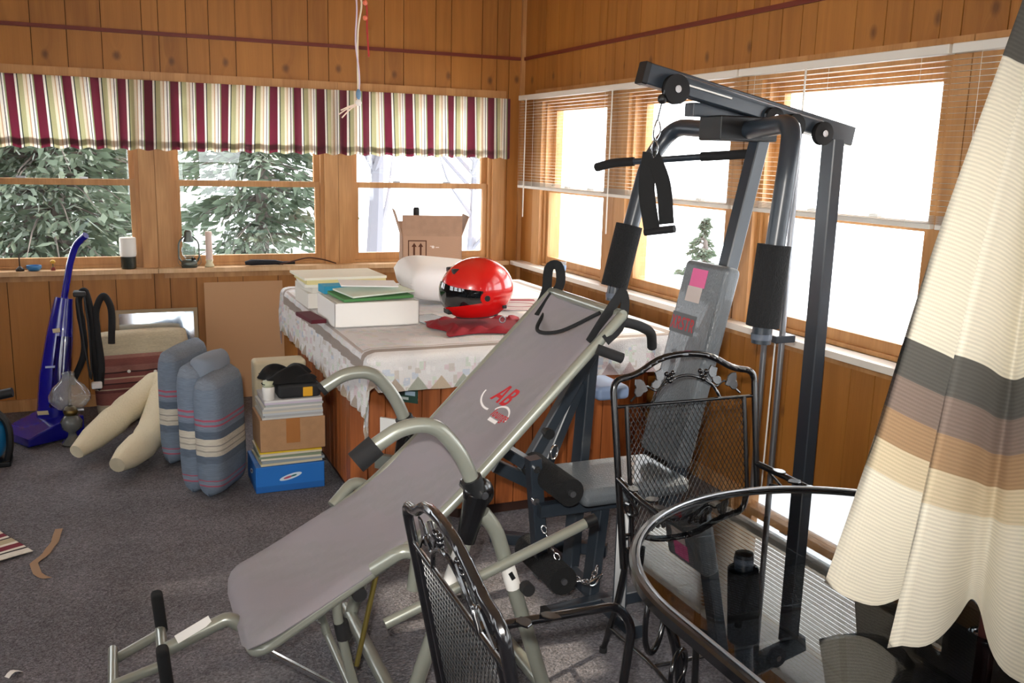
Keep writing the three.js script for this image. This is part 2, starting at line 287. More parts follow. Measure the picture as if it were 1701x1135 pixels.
// ---------------------------------------------------------------- striped valance on the back wall
const valanceTex = (() => {
  const seq = [['#6b1f33', 16], ['#f2ece0', 4], ['#2e3a2c', 2], ['#b5b083', 9], ['#e9dcc0', 5], ['#c8a27c', 2], ['#efe9dc', 5], ['#3a2630', 1.5], ['#f4f0e8', 3], ['#8f9a6c', 2.5]];
  const tot = seq.reduce((s, q) => s + q[1], 0);
  return pixelTexture(512, 64, (u, v, x, y) => { let p = u * tot, c = seq[0][0]; for (const [h, w] of seq) { if (p < w) { c = h; break; } p -= w; } const k = 0.94 + 0.1 * hash(x, y, 31); return hex(c).map((q) => q * k); });
})();
{
  const x0 = -3.95, x1 = -0.135, L = x1 - x0, g = thing('valance', 'gathered curtain valance striped in burgundy, sage and cream across the back windows', 'curtain', [(x0 + x1) / 2, 1.7, 0.07]);
  const fold = (u, v) => { const s = u * L; return (0.35 + 0.65 * v) * (0.016 * Math.sin(s * 58 + 2.2 * Math.sin(s * 5.1)) + 0.011 * Math.sin(s * 31 + 1.3 * Math.sin(s * 3.3))); };
  const geo = sheet(760, 10, (u, v) => { const sway = 0.03 * v * Math.sin(u * L * 2.2 + 0.6) + 0.012 * v * Math.sin(u * L * 9); return [x0 + u * L + (v < 0.1 ? 0 : sway * (1 - u)), 2.142 - 0.438 * v + 0.006 * Math.sin(u * 220) * v + (u - 1) * -0.0 , 0.075 + 0.012 * v + fold(u, v)]; });
  const uv = geo.attributes.uv; for (let i = 0; i < uv.count; i++) uv.setXY(i, uv.getX(i) * L / 0.158, uv.getY(i));
  part('fabric', geo, phys(0xffffff, 0.95, { map: valanceTex, transmission: 0.45, thickness: 0, side: THREE.DoubleSide }), g);
  part('hem_band', sheet(760, 2, (u, v) => { const w = 0.87 + 0.09 * v, sway = 0.03 * w * Math.sin(u * L * 2.2 + 0.6) + 0.012 * w * Math.sin(u * L * 9); return [x0 + u * L + sway * (1 - u), 2.142 - 0.438 * w + 0.006 * Math.sin(u * 220) * w, 0.071 + 0.012 * w + fold(u, w)]; }), std(0xb9a58a, 0.95, { side: THREE.DoubleSide }), g);
  part('curtain_rod', rod(V(x0, 2.12, 0.052), V(x1, 2.12, 0.052), 0.005, 8), M.white, g);
}

// ---------------------------------------------------------------- outdoors: snow, evergreens, bare trees
const snow = lit(new THREE.Mesh(sheet(60, 60, (u, v) => [-60 + 130 * u, -0.9 + 0.5 * fbm(u * 14, v * 14, 5, 0, 0) + 1.6 * Math.max(0, v - 0.55) * fbm(u * 5, v * 5, 9, 0, 0), 70 - 140 * v]), std(0xeef2f7, 0.95, { side: THREE.DoubleSide }))); snow.name = 'snow_ground'; snow.userData = { kind: 'structure' }; scene.add(snow);
const bark = std(0x5d5550, 0.95), needleA = phys(0x4a5844, 0.8, { transmission: 0.3, thickness: 0, side: THREE.DoubleSide });
function evergreen(name, label, [x, y, z], h, spread, count, leaf, mat, low = 0.12) {
  const g = thing(name, label, 'tree', [x, y, z], 'trees outside the windows');
  local('trunk', sweep(smooth([[0, 0, 0], [0.08, h * 0.4, 0.03], [0, h, 0]], 8), circle(0.13, 8), { scale: (t) => 1 - 0.85 * t }), bark, g);
  const pos = [], idx = [], branches = [];
  for (let k = 0; k < count; k++) {
    const t = low + (1 - low) * Math.pow(rnd(), 0.9), a = rnd() * Math.PI * 2, L = spread * (1.05 - t) * rr(0.7, 1.15), y0 = t * h, c = Math.cos(a), s = Math.sin(a);
    const at = (q) => V(c * L * q, y0 + 0.16 * L * q - 0.42 * L * q * q, s * L * q);
    branches.push(sweep([at(0), at(0.35), at(0.7), at(1)], circle(0.018, 4), { scale: (q) => 1.1 - q }));
    for (let j = 0; j < 46; j++) {
      const q = Math.pow(rnd(), 0.7), p = at(q), side = rr(-1, 1) * L * 0.30 * (1 - 0.6 * q); p.x -= s * side; p.z += c * side; p.y += rr(-0.16, 0.05) * (0.4 + Math.abs(side));
      const d = V(c + rr(-0.9, 0.9), rr(-0.8, 0.1), s + rr(-0.9, 0.9)).normalize(), w = V(rr(-1, 1), rr(-1, 1), rr(-1, 1)).cross(d).normalize(), l = leaf * rr(0.7, 1.5), n = pos.length / 3;
      for (const [f, e] of [[0, 0], [0.5, 0.16], [1, 0], [0.5, -0.16]]) pos.push(p.x + d.x * l * f + w.x * l * e, p.y + d.y * l * f + w.y * l * e, p.z + d.z * l * f + w.z * l * e);
      idx.push(n, n + 1, n + 2, n, n + 2, n + 3);
    }
  }
  const f = new THREE.BufferGeometry(); f.setAttribute('position', new THREE.Float32BufferAttribute(pos, 3)); f.setIndex(idx); f.computeVertexNormals();
  local('foliage', f, mat, g).userData.kind = 'stuff';
  local('branches', merge(branches), bark, g).userData.kind = 'stuff';
}
evergreen('evergreen_tree', 'dark evergreen filling the leftmost back window', [-3.5, -0.9, -3.9], 6.2, 1.75, 430, 0.15, needleA, 0.1);
evergreen('evergreen_tree', 'broad evergreen behind the back window with the lantern', [-0.95, -0.9, -7.3], 7.2, 1.6, 300, 0.19, needleA, 0.1);
evergreen('evergreen_tree', 'evergreen standing further back, left of the middle back window', [-3.4, -0.9, -11.5], 7.5, 2.2, 170, 0.26, needleA, 0.1);
evergreen('spruce_tree', 'small spruce seen through the right wall window', [8.4, -1.0, -9.6], 1.55, 0.6, 40, 0.12, needleA, 0.05);
function bareTree(label, [x, y, z], h, s) {
  const g = thing('bare_tree', label, 'tree', [x, y, z], 'trees outside the windows'), m = std(0x6c6b72, 0.95);
  local('trunk', sweep(smooth([[0, 0, 0], [0.1, h * 0.5, 0], [-0.05, h, 0]], 10), circle(s, 7), { scale: (t) => 1 - 0.7 * t }), m, g);
  for (let k = 0; k < 9; k++) { const t = rr(0.15, 0.9), a = rnd() * 6.28, L = h * rr(0.2, 0.42), q = V(0.1 * t, t * h, 0); local('branch', sweep(smooth([q, q.clone().add(V(Math.cos(a) * L * 0.4, L * 0.45, Math.sin(a) * L * 0.4)), q.clone().add(V(Math.cos(a) * L * 0.6, L, Math.sin(a) * L * 0.6))], 6), circle(s * 0.4, 5), { scale: (u) => 1 - 0.8 * u }), m, g); }
}
bareTree('forked bare tree in the snow beyond the cardboard box', [1.2, -0.9, -9], 6, 0.16);
bareTree('slim bare tree in the snow near the right edge of the back window', [3.05, -0.9, -9.2], 5, 0.1);

// ---------------------------------------------------------------- hot tub in a boarded wooden cabinet
const TX0 = -1.9, TX1 = -0.2, TZ0 = 0.5, TZ1 = 2.72, CH = 0.42;
{
  const g = thing('hot_tub', 'low hot tub with orange-brown wooden board sides under the quilt', 'hot tub', [-1.05, 0, 1.6]);
  const ring = [[TX0 + CH, TZ1], [TX1 - CH, TZ1], [TX1, TZ1 - CH], [TX1, TZ0 + CH], [TX1 - CH, TZ0], [TX0 + CH, TZ0], [TX0, TZ0 + CH], [TX0, TZ1 - CH]];
  const slab = (k, y0, y1) => { const s = new THREE.Shape(ring.map(([x, z]) => new THREE.Vector2(-1.05 + (x + 1.05) * k, -(1.61 + (z - 1.61) * k)))); const q = new THREE.ExtrudeGeometry(s, { depth: y1 - y0, bevelEnabled: false }); q.rotateX(-Math.PI / 2); q.translate(0, y0, 0); return q; };
  part('plinth', slab(0.965, 0, 0.07), M.darkWood, g); part('shell', slab(0.965, 0.07, 0.75), M.darkWood, g);
  part('rim', uvm(slab(1.012, 0.75, 0.79)), M.tub, g);
  part('cover', rbox(TX0 - 0.01, TX1 + 0.01, 0.79, 0.823, TZ0 - 0.01, TZ1 + 0.01, 0.012), std(0x6b5a4c, 0.7), g);
  ring.forEach(([x, z], i) => {
    const [x2, z2] = ring[(i + 1) % 8], L = Math.hypot(x2 - x, z2 - z), n = Math.round(L / 0.092), a = Math.atan2(-(z2 - z), x2 - x);
    for (let k = 0; k < n; k++) {
      const f = (k + 0.5) / n, b = uvm(rbox(-L / n / 2 + 0.002, L / n / 2 - 0.002, 0.06, 0.75, -0.02, -rnd() * 0.002, 0.003, 1), 1, rnd() * 3, rnd());
      turned(b, 0, a, 0, [x + (x2 - x) * f, 0, z + (z2 - z) * f]); part('board', b, M.tub, g);
    }
  });
  const face = (u0, u1, y0, y1, d) => turned(box(u0, u1, y0, y1, 0, d), 0, -Math.PI / 4, 0, [TX0 + CH / 2, 0, TZ1 - CH / 2]);
  const lab = drawn(128, 96, (c, w, h) => { c.fillStyle = '#2d4a3f'; c.fillRect(0, 0, w, h); c.fillStyle = '#b9c4c0'; c.fillRect(6, 8, 116, 16); c.fillRect(6, 68, 80, 14); c.fillStyle = '#15201d'; c.fillRect(6, 30, 60, 30); c.fillStyle = '#9fb5c8'; c.fillRect(70, 34, 46, 24); c.fillStyle = '#c25a3a'; c.fillRect(86, 6, 30, 10); });
  const lb = part('label', face(-0.07, 0.08, 0.555, 0.645, 0.003), std(0xffffff, 0.4, { map: lab }), g); lb.userData.label = 'printed label';
  part('control_panel', face(-0.12, 0.09, 0.365, 0.465, 0.012), M.white, g).userData.label = 'white control panel';
  part('junction_box', face(-0.14, -0.02, 0.21, 0.28, 0.03), std(0x8c928a, 0.6), g).userData.label = 'grey junction box';
}
// quilt: flat cloth that bends down over the edges of the cover
{
  const ex0 = TX0 - 0.016, ex1 = TX1 + 0.016, ez0 = TZ0 - 0.016, ez1 = TZ1 + 0.016, L = 0.27, R = 0.12, Bk = 0.1, F = 0.15, top = 0.834;
  const A0 = ex0 - L, A1 = ex1 + R, B0 = ez0 - Bk, B1 = ez1 + F;
  const quiltTex = drawn(1024, 1024, (c, w, h) => {
    const X = (x) => (x - A0) / (A1 - A0) * w, Z = (z) => (z - B0) / (B1 - B0) * h;
    c.fillStyle = '#e9e7e8'; c.fillRect(0, 0, w, h);
    let s = 77; const q = () => { s = (s * 1664525 + 1013904223) >>> 0; return s / 4294967296; };
    const cols = ['#dcd8da', '#e6dfe2', '#dfe4e7', '#e6e3da', '#d9dee2', '#ece5e8', '#e0e6e0'];
    for (let i = 0; i < 2600; i++) { c.fillStyle = cols[Math.floor(q() * 7)]; c.globalAlpha = 0.7; c.fillRect(q() * w, q() * h, 8 + q() * 16, 8 + q() * 16); }
    c.globalAlpha = 1;
    const frame = (inset, width, col) => { c.strokeStyle = col; c.lineWidth = width * w / (A1 - A0); c.strokeRect(X(A0 + inset), Z(B0 + inset), X(A1 - inset) - X(A0 + inset), Z(B1 - inset) - Z(B0 + inset)); };
    c.fillStyle = '#eceaea'; const bw = 0.2; c.fillRect(0, h - bw / (B1 - B0) * h, w, h); c.fillRect(0, 0, w, bw / (B1 - B0) * h); c.fillRect(0, 0, bw / (A1 - A0) * w, h); c.fillRect(w - bw / (A1 - A0) * w, 0, w, h);
    for (let i = 0; i < 900; i++) { c.fillStyle = ['#d4dbe6', '#e6d6da', '#dfe6dc', '#f4f2f2', '#d9d2cc'][Math.floor(q() * 5)]; const e = q(); const p = e < 0.3 ? [q() * w, h - q() * 60] : e < 0.6 ? [q() * 90, q() * h] : e < 0.8 ? [w - q() * 90, q() * h] : [q() * w, q() * 60]; c.fillRect(p[0], p[1], 6 + q() * 12, 6 + q() * 12); }
    frame(0.225, 0.05, '#a89c94'); frame(0.28, 0.012, '#c4b8b2');
    const tri = (x, z, dx, dz, r, col) => { c.fillStyle = col; c.beginPath(); c.moveTo(X(x - dz * r), Z(z - dx * r)); c.lineTo(X(x + dz * r), Z(z + dx * r)); c.lineTo(X(x + dx * r * 1.25), Z(z + dz * r * 1.25)); c.fill(); };
    const tc = ['#b9aa9c', '#c3b0b0', '#adb1a4', '#c9b7a0'];
    for (let x = A0; x < A1; x += 0.11) { tri(x + 0.055, B1, 0, -1, 0.05, tc[Math.floor(q() * 4)]); tri(x + 0.055, B0, 0, 1, 0.05, tc[Math.floor(q() * 4)]); }
    for (let z = B0; z < B1; z += 0.11) { tri(A0, z + 0.055, 1, 0, 0.05, tc[Math.floor(q() * 4)]); tri(A1, z + 0.055, -1, 0, 0.05, tc[Math.floor(q() * 4)]); }
  });
  quiltTex.flipY = false;
  const bend = (d, r = 0.03) => (d <= 0 ? [0, 0] : d < r * 1.57 ? [r * Math.sin(d / r), r * (1 - Math.cos(d / r))] : [r, r + d - r * 1.57]);
  const geo = sheet(150, 170, (u, v) => {
    const a = A0 + (A1 - A0) * u, b = B0 + (B1 - B0) * v, dl = Math.max(0, ex0 + 0.03 - a), dr = Math.max(0, a - ex1 + 0.03), db = Math.max(0, ez0 + 0.03 - b), df = Math.max(0, b - ez1 + 0.03);
    const [ox, yx] = bend(dl || dr), [oz, yz] = bend(df || db), both = Math.min(yx, yz);
    let x = dl ? ex0 + 0.03 - ox : dr ? ex1 - 0.03 + ox : a, z = df ? ez1 - 0.03 + oz : db ? ez0 + 0.03 - oz : b, y = top - yx - yz * (yx ? 0.85 : 1);
    y += (yx + yz ? 0 : 0.008 * fbm(a * 5, b * 5, 3, 0, 0));
    const wave = 0.012 * Math.sin(b * 31) * Math.min(1, yx * 8) + 0.004, wv = 0.010 * Math.sin(a * 27) * Math.min(1, yz * 8) + 0.004;
    if (dl) x -= Math.abs(wave) + 0.05 * both; if (dr) x += Math.abs(wave) + 0.04 * both; if (df) z += Math.abs(wv) + 0.05 * both; if (db) z -= Math.abs(wv);
    return [x, y, z];
  }, 0.006);
  solo('quilt', geo, std(0xffffff, 0.95, { map: quiltTex, bumpMap: rep(foamBump, 18), bumpScale: 0.004 }), 'pale patchwork quilt with a taupe border spread over the hot tub', 'quilt');
}

// ---------------------------------------------------------------- abdominal lounge (grey canvas sling on a bent tube frame)
{
  const g = thing('exercise_lounge', 'reclining abdominal exercise lounge with grey canvas sling and beige tube handles', 'exercise machine', [-2.0, 0, 3.86]);
  const zn = 4.13, zf = 3.6, prof = [[-2.64, 0.27], [-2.615, 0.315], [-2.42, 0.425], [-2.15, 0.575], [-2.05, 0.655], [-1.97, 0.735], [-1.7, 1.0], [-1.45, 1.25]];
  const rail = (z) => smooth(prof.map(([x, y]) => V(x, y - 0.02, z)), 30);
  // the two side rails joined round the foot
  part('frame', sweep(fillet([V(-1.45, 1.235, zn), V(-1.97, 0.715, zn), V(-2.15, 0.555, zn), V(-2.62, 0.275, zn - 0.01), V(-2.62, 0.275, zf + 0.01), V(-2.15, 0.555, zf), V(-1.97, 0.715, zf), V(-1.45, 1.235, zf)], 0.07, 8), circle(0.0175, 10), { crease: 0.8 }), M.beige, g);
  const cv = (u) => { const c = new THREE.CatmullRomCurve3(prof.map(([x, y]) => V(x, y, 0)), false, 'centripetal'); return c.getPointAt(u); };
  const logo = drawn(1024, 384, (c, w, h) => {
    c.fillStyle = '#8d878d'; c.fillRect(0, 0, w, h);
    for (let i = 0; i < 400; i++) { c.globalAlpha = 0.05; c.fillStyle = i % 2 ? '#a39ca0' : '#6f6a72'; c.beginPath(); c.arc((i * 397) % w, (i * 211) % h, 10 + (i * 7) % 34, 0, 7); c.fill(); }
    c.globalAlpha = 1; c.save(); c.translate(742, 205); c.rotate(Math.PI / 2 - 0.02); c.scale(0.76, 0.76);
    c.fillStyle = '#c4222b'; c.font = 'bold italic 92px sans-serif'; c.textAlign = 'center'; c.transform(1, 0, -0.05, 1, 0, 0); c.fillText('AB', -12, 20);
    c.lineWidth = 7; c.strokeStyle = '#f3f1f2'; c.beginPath(); c.ellipse(-46, 6, 78, 46, 0, Math.PI * 0.42, Math.PI * 1.02); c.stroke(); c.beginPath(); c.ellipse(64, 58, 62, 40, 0.1, Math.PI * 1.1, Math.PI * 1.95); c.stroke();
    c.fillStyle = '#c4222b'; c.font = 'bold italic 36px sans-serif'; c.fillText('lounge', 66, 62); c.fillStyle = '#f3f1f2'; c.fillRect(18, 66, 62, 12); c.restore();
  });
  logo.flipY = false;
  const sling = sheet(64, 16, (u, v) => {
    const p = cv(u * 0.985 + 0.0), q = v * 2 - 1, dd = u * 1.5, round = dd < 0.1 ? 1 - (0.1 - Math.sqrt(Math.max(0, 0.01 - (0.1 - dd) ** 2))) / 0.28 : 1, z = (zn + zf) / 2 + q * (zn - zf) / 2 * round * 1.055;
    const dip = (0.03 + 0.012 * (fbm(u * 9, v * 3, 12, 0, 0) - 0.5) + 0.004 * Math.sin(u * 60 + v * 7) * Math.exp(-(((u - 0.42) / 0.08) ** 2))) * (1 - q * q) * Math.min(1, u * 6) - 0.012 * Math.abs(q) ** 6 * 0; return [p.x + dip * 0.6, p.y + 0.006 - dip * 0.8 + (Math.abs(q) > 0.9 ? -0.02 * (Math.abs(q) - 0.9) * 10 * Math.min(1, u * 12) : 0), z];
  }, 0.005);
  const sl = part('sling', sling, std(0xffffff, 0.85, { map: logo, bumpMap: rep(weaveBump, 30, 12), bumpScale: 0.0008 }), g); sl.userData.label = 'grey canvas sling with a red and white printed mark';
  part('top_bar', rod(V(-1.45, 1.235, zn), V(-1.45, 1.235, zf), 0.0175), M.beige, g);
  // arm handles
  for (const [z, sx] of [[4.2, 0], [3.5, 0]]) {
    const h = part('arm_handle', tube([[-2.28, 0.905, z], [-2.2, 0.955, z], [-2.1, 0.955, z], [-2.02, 0.86, z], [-1.965, 0.73, z]], 0.0235, { bend: 0.07, n: 12 }), M.beige, g);
    part('grip', z > 4 ? tube([[-2.335, 0.862, z], [-2.275, 0.908, z]], 0.034, { n: 12 }) : tube([[-2.288, 0.898, z], [-2.275, 0.908, z]], 0.0245, { n: 12 }), M.rubber, h); part('collar', tube([[-1.985, 0.775, z], [-1.958, 0.715, z]], 0.033, { n: 12 }), M.black, h);
  }
  // black knuckle where legs, handle and sling meet, one on each side
  for (const z of [4.2, 3.5]) {
    const s = z > 4 ? 1 : -1, k = part('pivot_hub', merge([ball(0.05, [-1.96, 0.725, z], 1, 1, 0.62, 18), sweep([V(-1.965, 0.72, z), V(-2.0, 0.575, z)], circle(0.04, 12), { scale: (t) => 1 - 0.28 * t }), rod(V(-1.96, 0.725, z), V(-1.96, 0.725, z - s * 0.09), 0.03)]), M.blackGloss, g);
    part('bolt', rod(V(-1.955, 0.73, z + s * 0.028), V(-1.955, 0.73, z + s * 0.042), 0.012), M.chrome, k);
    part('leg', tube([[-1.995, 0.6, z], [-2.19, 0.02, z]], 0.024, { n: 12 }), M.beige, g); part('leg', tube([[-1.945, 0.66, z], [-1.9, 0.6, z], [-1.715, 0.02, z]], 0.024, { n: 12 }), M.beige, g);
    part('decal', sweep([V(-2.014, 0.545, z), V(-2.057, 0.417, z)], circle(0.0246, 12), { crease: 0.8 }), M.white, g).userData.label = 'white warning sticker';
    part('decal', sweep([V(-1.868, 0.5, z), V(-1.836, 0.4, z)], circle(0.0246, 12), { crease: 0.8 }), M.white, g).userData.label = 'white warning sticker';
    const mark = (x, y) => part('decal_print', turned(box(-0.007, 0.007, -0.014, 0.014, 0, 0.0006), 0, 0, 0.5, [x, y, z + 0.0246]), M.black, g); if (s > 0) { mark(-2.034, 0.485); mark(-1.853, 0.45); }
    part('end_cap', rod(V(-1.805, 0.405, z + s * 0.018), V(-1.805, 0.405, z + s * 0.05), 0.021, 14), M.rubber, g);
  }
  part('floor_bar', tube([[-2.19, 0.026, 4.26], [-2.19, 0.026, 3.44]], 0.024, { n: 12 }), M.beige, g); part('floor_bar', tube([[-1.715, 0.026, 4.26], [-1.715, 0.026, 3.44]], 0.024, { n: 12 }), M.beige, g);
  part('stay', tube([[-2.26, 0.37, 4.235], [-1.59, 0.6, 4.235]], 0.017), M.beige, g); part('stay_tip', tube([[-1.61, 0.594, 4.235], [-1.575, 0.605, 4.235]], 0.0185), M.black, g);
  for (const z of [zn - 0.02, zf + 0.02]) {
    const o = z > 4 ? 1 : -1;
    part('support_leg', tube([[-2.375, 0.42, z], [-2.372, 0.35, z], [-2.33, 0.14, z], [-2.3, 0.026, z]], 0.015), M.beige, g);
    part('leg_joint', tube([[-2.363, 0.335, z], [-2.352, 0.28, z]], 0.023), M.rubber, g);
    part('foot_strut', tube([[-2.6, 0.3, z], [-2.3, 0.06, z]], 0.009), M.chrome, g);
    part('spring_rod', rod(V(-2.25, 0.48, z), V(-2.315, 0.18, z), 0.008), std(0x9a8a4c, 0.35, { metalness: 0.8 }), g);
    part('stop_knob', rod(V(-2.31, 0.425, z - 0.02), V(-2.31, 0.425, z + 0.03), 0.022, 14), M.rubber, g);
    part('linkage', tube([[-2.27, 0.5, z + o * 0.03], [-2.19, 0.565, z + o * 0.065], [-2.14, 0.55, z + o * 0.065], [-2.15, 0.43, z + o * 0.05]], 0.022, { bend: 0.05 }), M.beige, g);
  }
  part('floor_bar', tube([[-2.3, 0.026, zn + 0.03], [-2.3, 0.026, zf - 0.03]], 0.015), M.beige, g);
  // foot rest that slides out of the frame
  const f = part('foot_rest', merge([tube([[-2.63, 0.268, 3.9], [-2.665, 0.3, 3.9], [-2.86, 0.225, 3.9]], 0.022), rod(V(-2.86, 0.235, 3.78), V(-2.86, 0.235, 4.02), 0.017), tube([[-2.85, 0.24, 3.8], [-3.0, 0.17, 3.8]], 0.015), tube([[-2.85, 0.24, 4.0], [-3.0, 0.2, 4.0]], 0.015), rod(V(-3.0, 0.185, 3.76), V(-3.0, 0.195, 4.05), 0.015)]), M.beige, g);
  for (const z of [3.76, 4.04]) part('foam_roller', turned(rbox(-0.018, 0.018, -0.068, 0.068, -0.03, 0.03, 0.014), 0, 0, 0.08, [-2.86, z > 4 ? 0.245 : 0.285, z]), M.foam, f);
  part('size_sticker', turned(box(-0.055, 0.055, -0.013, 0.013, 0, 0.0008), -0.5, 0, 0.4, [-2.77, 0.288, 3.915]), M.white, f);
  // straps and head handle
  const strap = (pts, w) => sweep(smooth(pts, 26), rect(w, 0.004, 0.001), { crease: 0.5, up: V(0, 0, 1) });
  const sm = std(0x121315, 0.9);
  part('hand_strap', strap([[-1.5, 1.17, 3.6], [-1.47, 1.24, 3.6], [-1.46, 1.33, 3.605], [-1.435, 1.335, 3.62], [-1.43, 1.27, 3.635], [-1.47, 1.22, 3.645], [-1.53, 1.16, 3.67]], 0.038), sm, g);
  part('hand_strap', strap([[-1.56, 1.15, 4.12], [-1.5, 1.22, 4.1], [-1.45, 1.28, 4.09], [-1.425, 1.3, 4.08], [-1.42, 1.27, 4.09], [-1.46, 1.2, 4.13], [-1.52, 1.16, 4.15]], 0.034), sm, g);
  part('cross_strap', sweep(smooth([[-1.5, 1.175, 3.66], [-1.585, 1.13, 3.78], [-1.57, 1.15, 3.92], [-1.5, 1.235, 4.07]], 20), rect(0.012, 0.012, 0.003), { crease: 0.6 }), sm, g);
  part('head_handle', tube([[-1.46, 1.215, 4.12], [-1.36, 1.19, 4.08], [-1.27, 1.15, 4.02], [-1.24, 1.09, 3.98]], 0.017, { bend: 0.06 }), M.rubber, g);
  part('head_handle', tube([[-1.55, 1.135, 4.155], [-1.47, 1.105, 4.175]], 0.017), M.rubber, g);
}

// ---------------------------------------------------------------- home gym
{
  const g = thing('home_gym', 'dark grey multi-station home gym with press arms standing before the right wall', 'exercise machine', [-0.8, 0, 3.7]);
  const Z = 3.7, sq = (a, b, w = 0.05, h = 0.05) => bar(V(...a), V(...b), w, h), P = (n, q, m = M.gym, par = g) => part(n, q, m, par);
  P('base_rail', sq([-1.5, 0.03, 3.76], [-0.2, 0.03, 3.67], 0.05, 0.05)); P('end_cap', sq([-1.515, 0.03, 3.761], [-1.495, 0.03, 3.76], 0.052, 0.052), M.black);
  P('rear_foot', sq([-0.22, 0.03, 3.3], [-0.22, 0.03, 4.05], 0.05, 0.05)); P('front_foot', sq([-1.25, 0.03, 3.36], [-1.25, 0.03, 4.0], 0.05, 0.05));
  P('rear_post', sq([-0.25, 0.05, Z - 0.03], [-0.25, 1.82, Z - 0.03], 0.075, 0.055));
  const beam = P('top_beam', sq([-0.17, 1.835, Z - 0.03], [-1.17, 2.022, 3.72], 0.05, 0.075)); P('end_cap', sq([-1.165, 2.02, 3.72], [-1.185, 2.025, 3.72], 0.053, 0.078), M.black, beam);
  P('stripe', bar(V(-0.8, 1.952, Z + 0.034), V(-1.08, 2.004, Z + 0.045), 0.002, 0.006), M.white, beam).userData.label = 'thin white pinstripe';
  const pulley = (x, y, z, r) => { const w = P('pulley', lathe([[0.012, -0.011], [r, -0.011], [r * 0.86, -0.004], [r * 0.86, 0.004], [r, 0.011], [0.012, 0.011]], [0, 0, 0], 22).rotateX(Math.PI / 2).translate(x, y, z), M.rubber); P('axle_bolt', rod(V(x, y, z - 0.016), V(x, y, z + 0.018), 0.013, 12), M.chrome, w); };
  pulley(-1.07, 1.97, 3.772, 0.052); pulley(-0.5, 1.865, Z + 0.03, 0.045); pulley(-0.36, 1.84, Z + 0.03, 0.045); pulley(-0.6, 1.89, Z + 0.03, 0.04);
  P('mast', sq([-0.615, 1.9, Z], [-1.03, 0.05, 3.72], 0.06, 0.055)); P('pivot_block', rbox(-0.93, -0.5, 1.885, 1.935, 3.62, 3.68, 0.005, 1)); P('pivot_bracket', rbox(-0.86, -0.6, 1.8, 1.89, 3.62, 3.76, 0.006, 1), M.black);
  // press arms: one bent tube with a foam grip on each end
  const arm = P('press_arm', tube([[-0.985, 1.13, 3.25], [-0.975, 1.21, 3.25], [-0.85, 1.72, 3.25], [-0.76, 1.86, 3.29], [-0.72, 1.835, 3.7], [-0.78, 1.86, 4.06], [-0.835, 1.73, 4.12], [-0.885, 1.21, 4.12], [-0.89, 1.11, 4.12]], 0.034, { bend: 0.14, n: 14 }));
  for (const [a, b] of [[[-0.925, 1.45, 3.25], [-0.985, 1.19, 3.25]], [[-0.866, 1.45, 4.12], [-0.889, 1.17, 4.12]]]) P('foam_grip', sweep([V(...a), V(...b)], circle(0.057, 16), { crease: 0.8 }), M.foam, arm);
  for (const [x, y, z] of [[-0.983, 1.165, 3.25], [-0.89, 1.145, 4.12]]) P('end_plug', rod(V(x, y, z), V(x, y - 0.02, z), 0.036, 12), std(0x5a6270, 0.4), arm);
  // seat, backrest
  const back = P('backrest', turned(rbox(-0.035, 0.035, -0.42, 0.36, -0.14, 0.14, 0.022, 3), 0, 0, 0.0, [0, 0, 0]).applyMatrix4(new THREE.Matrix4().makeRotationZ(-0.222)).translate(-0.895, 0.985, 3.71), M.vinyl);
  const padFace = (y0, y1, z0, z1, d) => box(-0.035 - d, -0.0345, y0, y1, z0, z1).applyMatrix4(new THREE.Matrix4().makeRotationZ(-0.222)).translate(-0.895, 0.985, 3.71);
  const red = drawn(256, 96, (c, w, h) => { c.fillStyle = '#5d6267'; c.fillRect(0, 0, w, h); c.fillStyle = '#b3202a'; c.font = 'bold 84px sans-serif'; c.textAlign = 'center'; c.transform(1, 0, 0, 1, 0, 0); c.fillText('XRSTR', w / 2, 78, w - 6); });
  const decal = (geo, f) => { const p = geo.attributes.position, uv = geo.attributes.uv; geo.computeBoundingBox(); const b = geo.boundingBox; for (let i = 0; i < p.count; i++) uv.setXY(i, (p.getZ(i) - b.min.z) / (b.max.z - b.min.z), (p.getY(i) - b.min.y) / (b.max.y - b.min.y)); return geo; };
  P('print', decal(padFace(0.07, 0.15, -0.13, 0.03, 0.0012)), std(0xffffff, 0.5, { map: red }), back).userData.label = 'red printed lettering';
  P('sticker', padFace(0.26, 0.33, -0.07, 0.03, 0.0014), std(0xe0649a, 0.5), back).userData.label = 'pink half of a torn sticker'; P('sticker', padFace(0.2, 0.26, -0.075, 0.02, 0.0014), std(0xcfc4c0, 0.6), back).userData.label = 'torn white half of a sticker';
  P('seat', rbox(-1.42, -0.96, 0.475, 0.545, 3.53, 3.87, 0.03, 3), M.vinyl);
  P('seat_plate', rbox(-1.36, -1.0, 0.455, 0.476, 3.62, 3.78, 0.004, 1), M.black); P('seat_rail', sq([-1.52, 0.425, Z], [-0.93, 0.425, Z], 0.05, 0.05));
  P('seat_post', sq([-1.24, 0.42, Z - 0.02], [-1.28, 0.05, Z - 0.01], 0.055, 0.05)); P('seat_brace', sq([-1.2, 0.4, 3.78], [-1.27, 0.05, 3.9], 0.05, 0.05)); P('bolt', rod(V(-1.272, 0.06, 3.925), V(-1.272, 0.06, 3.94), 0.014), M.chrome);
  // leg developer
  const lever = P('leg_lever', sq([-1.53, 0.62, 3.66], [-1.48, 0.14, 3.66], 0.055, 0.05));
  for (const y of [0.585, 0.46]) P('bolt', rod(V(-1.53, y, 3.68), V(-1.53, y, 3.7), 0.014), M.chrome, lever);
  P('knee_roller', rod(V(-1.47, 0.545, 3.53), V(-1.47, 0.545, 3.86), 0.052, 18), M.foam, g); P('ankle_roller', rod(V(-1.47, 0.19, 3.5), V(-1.47, 0.19, 3.83), 0.055, 18), M.foam, g);
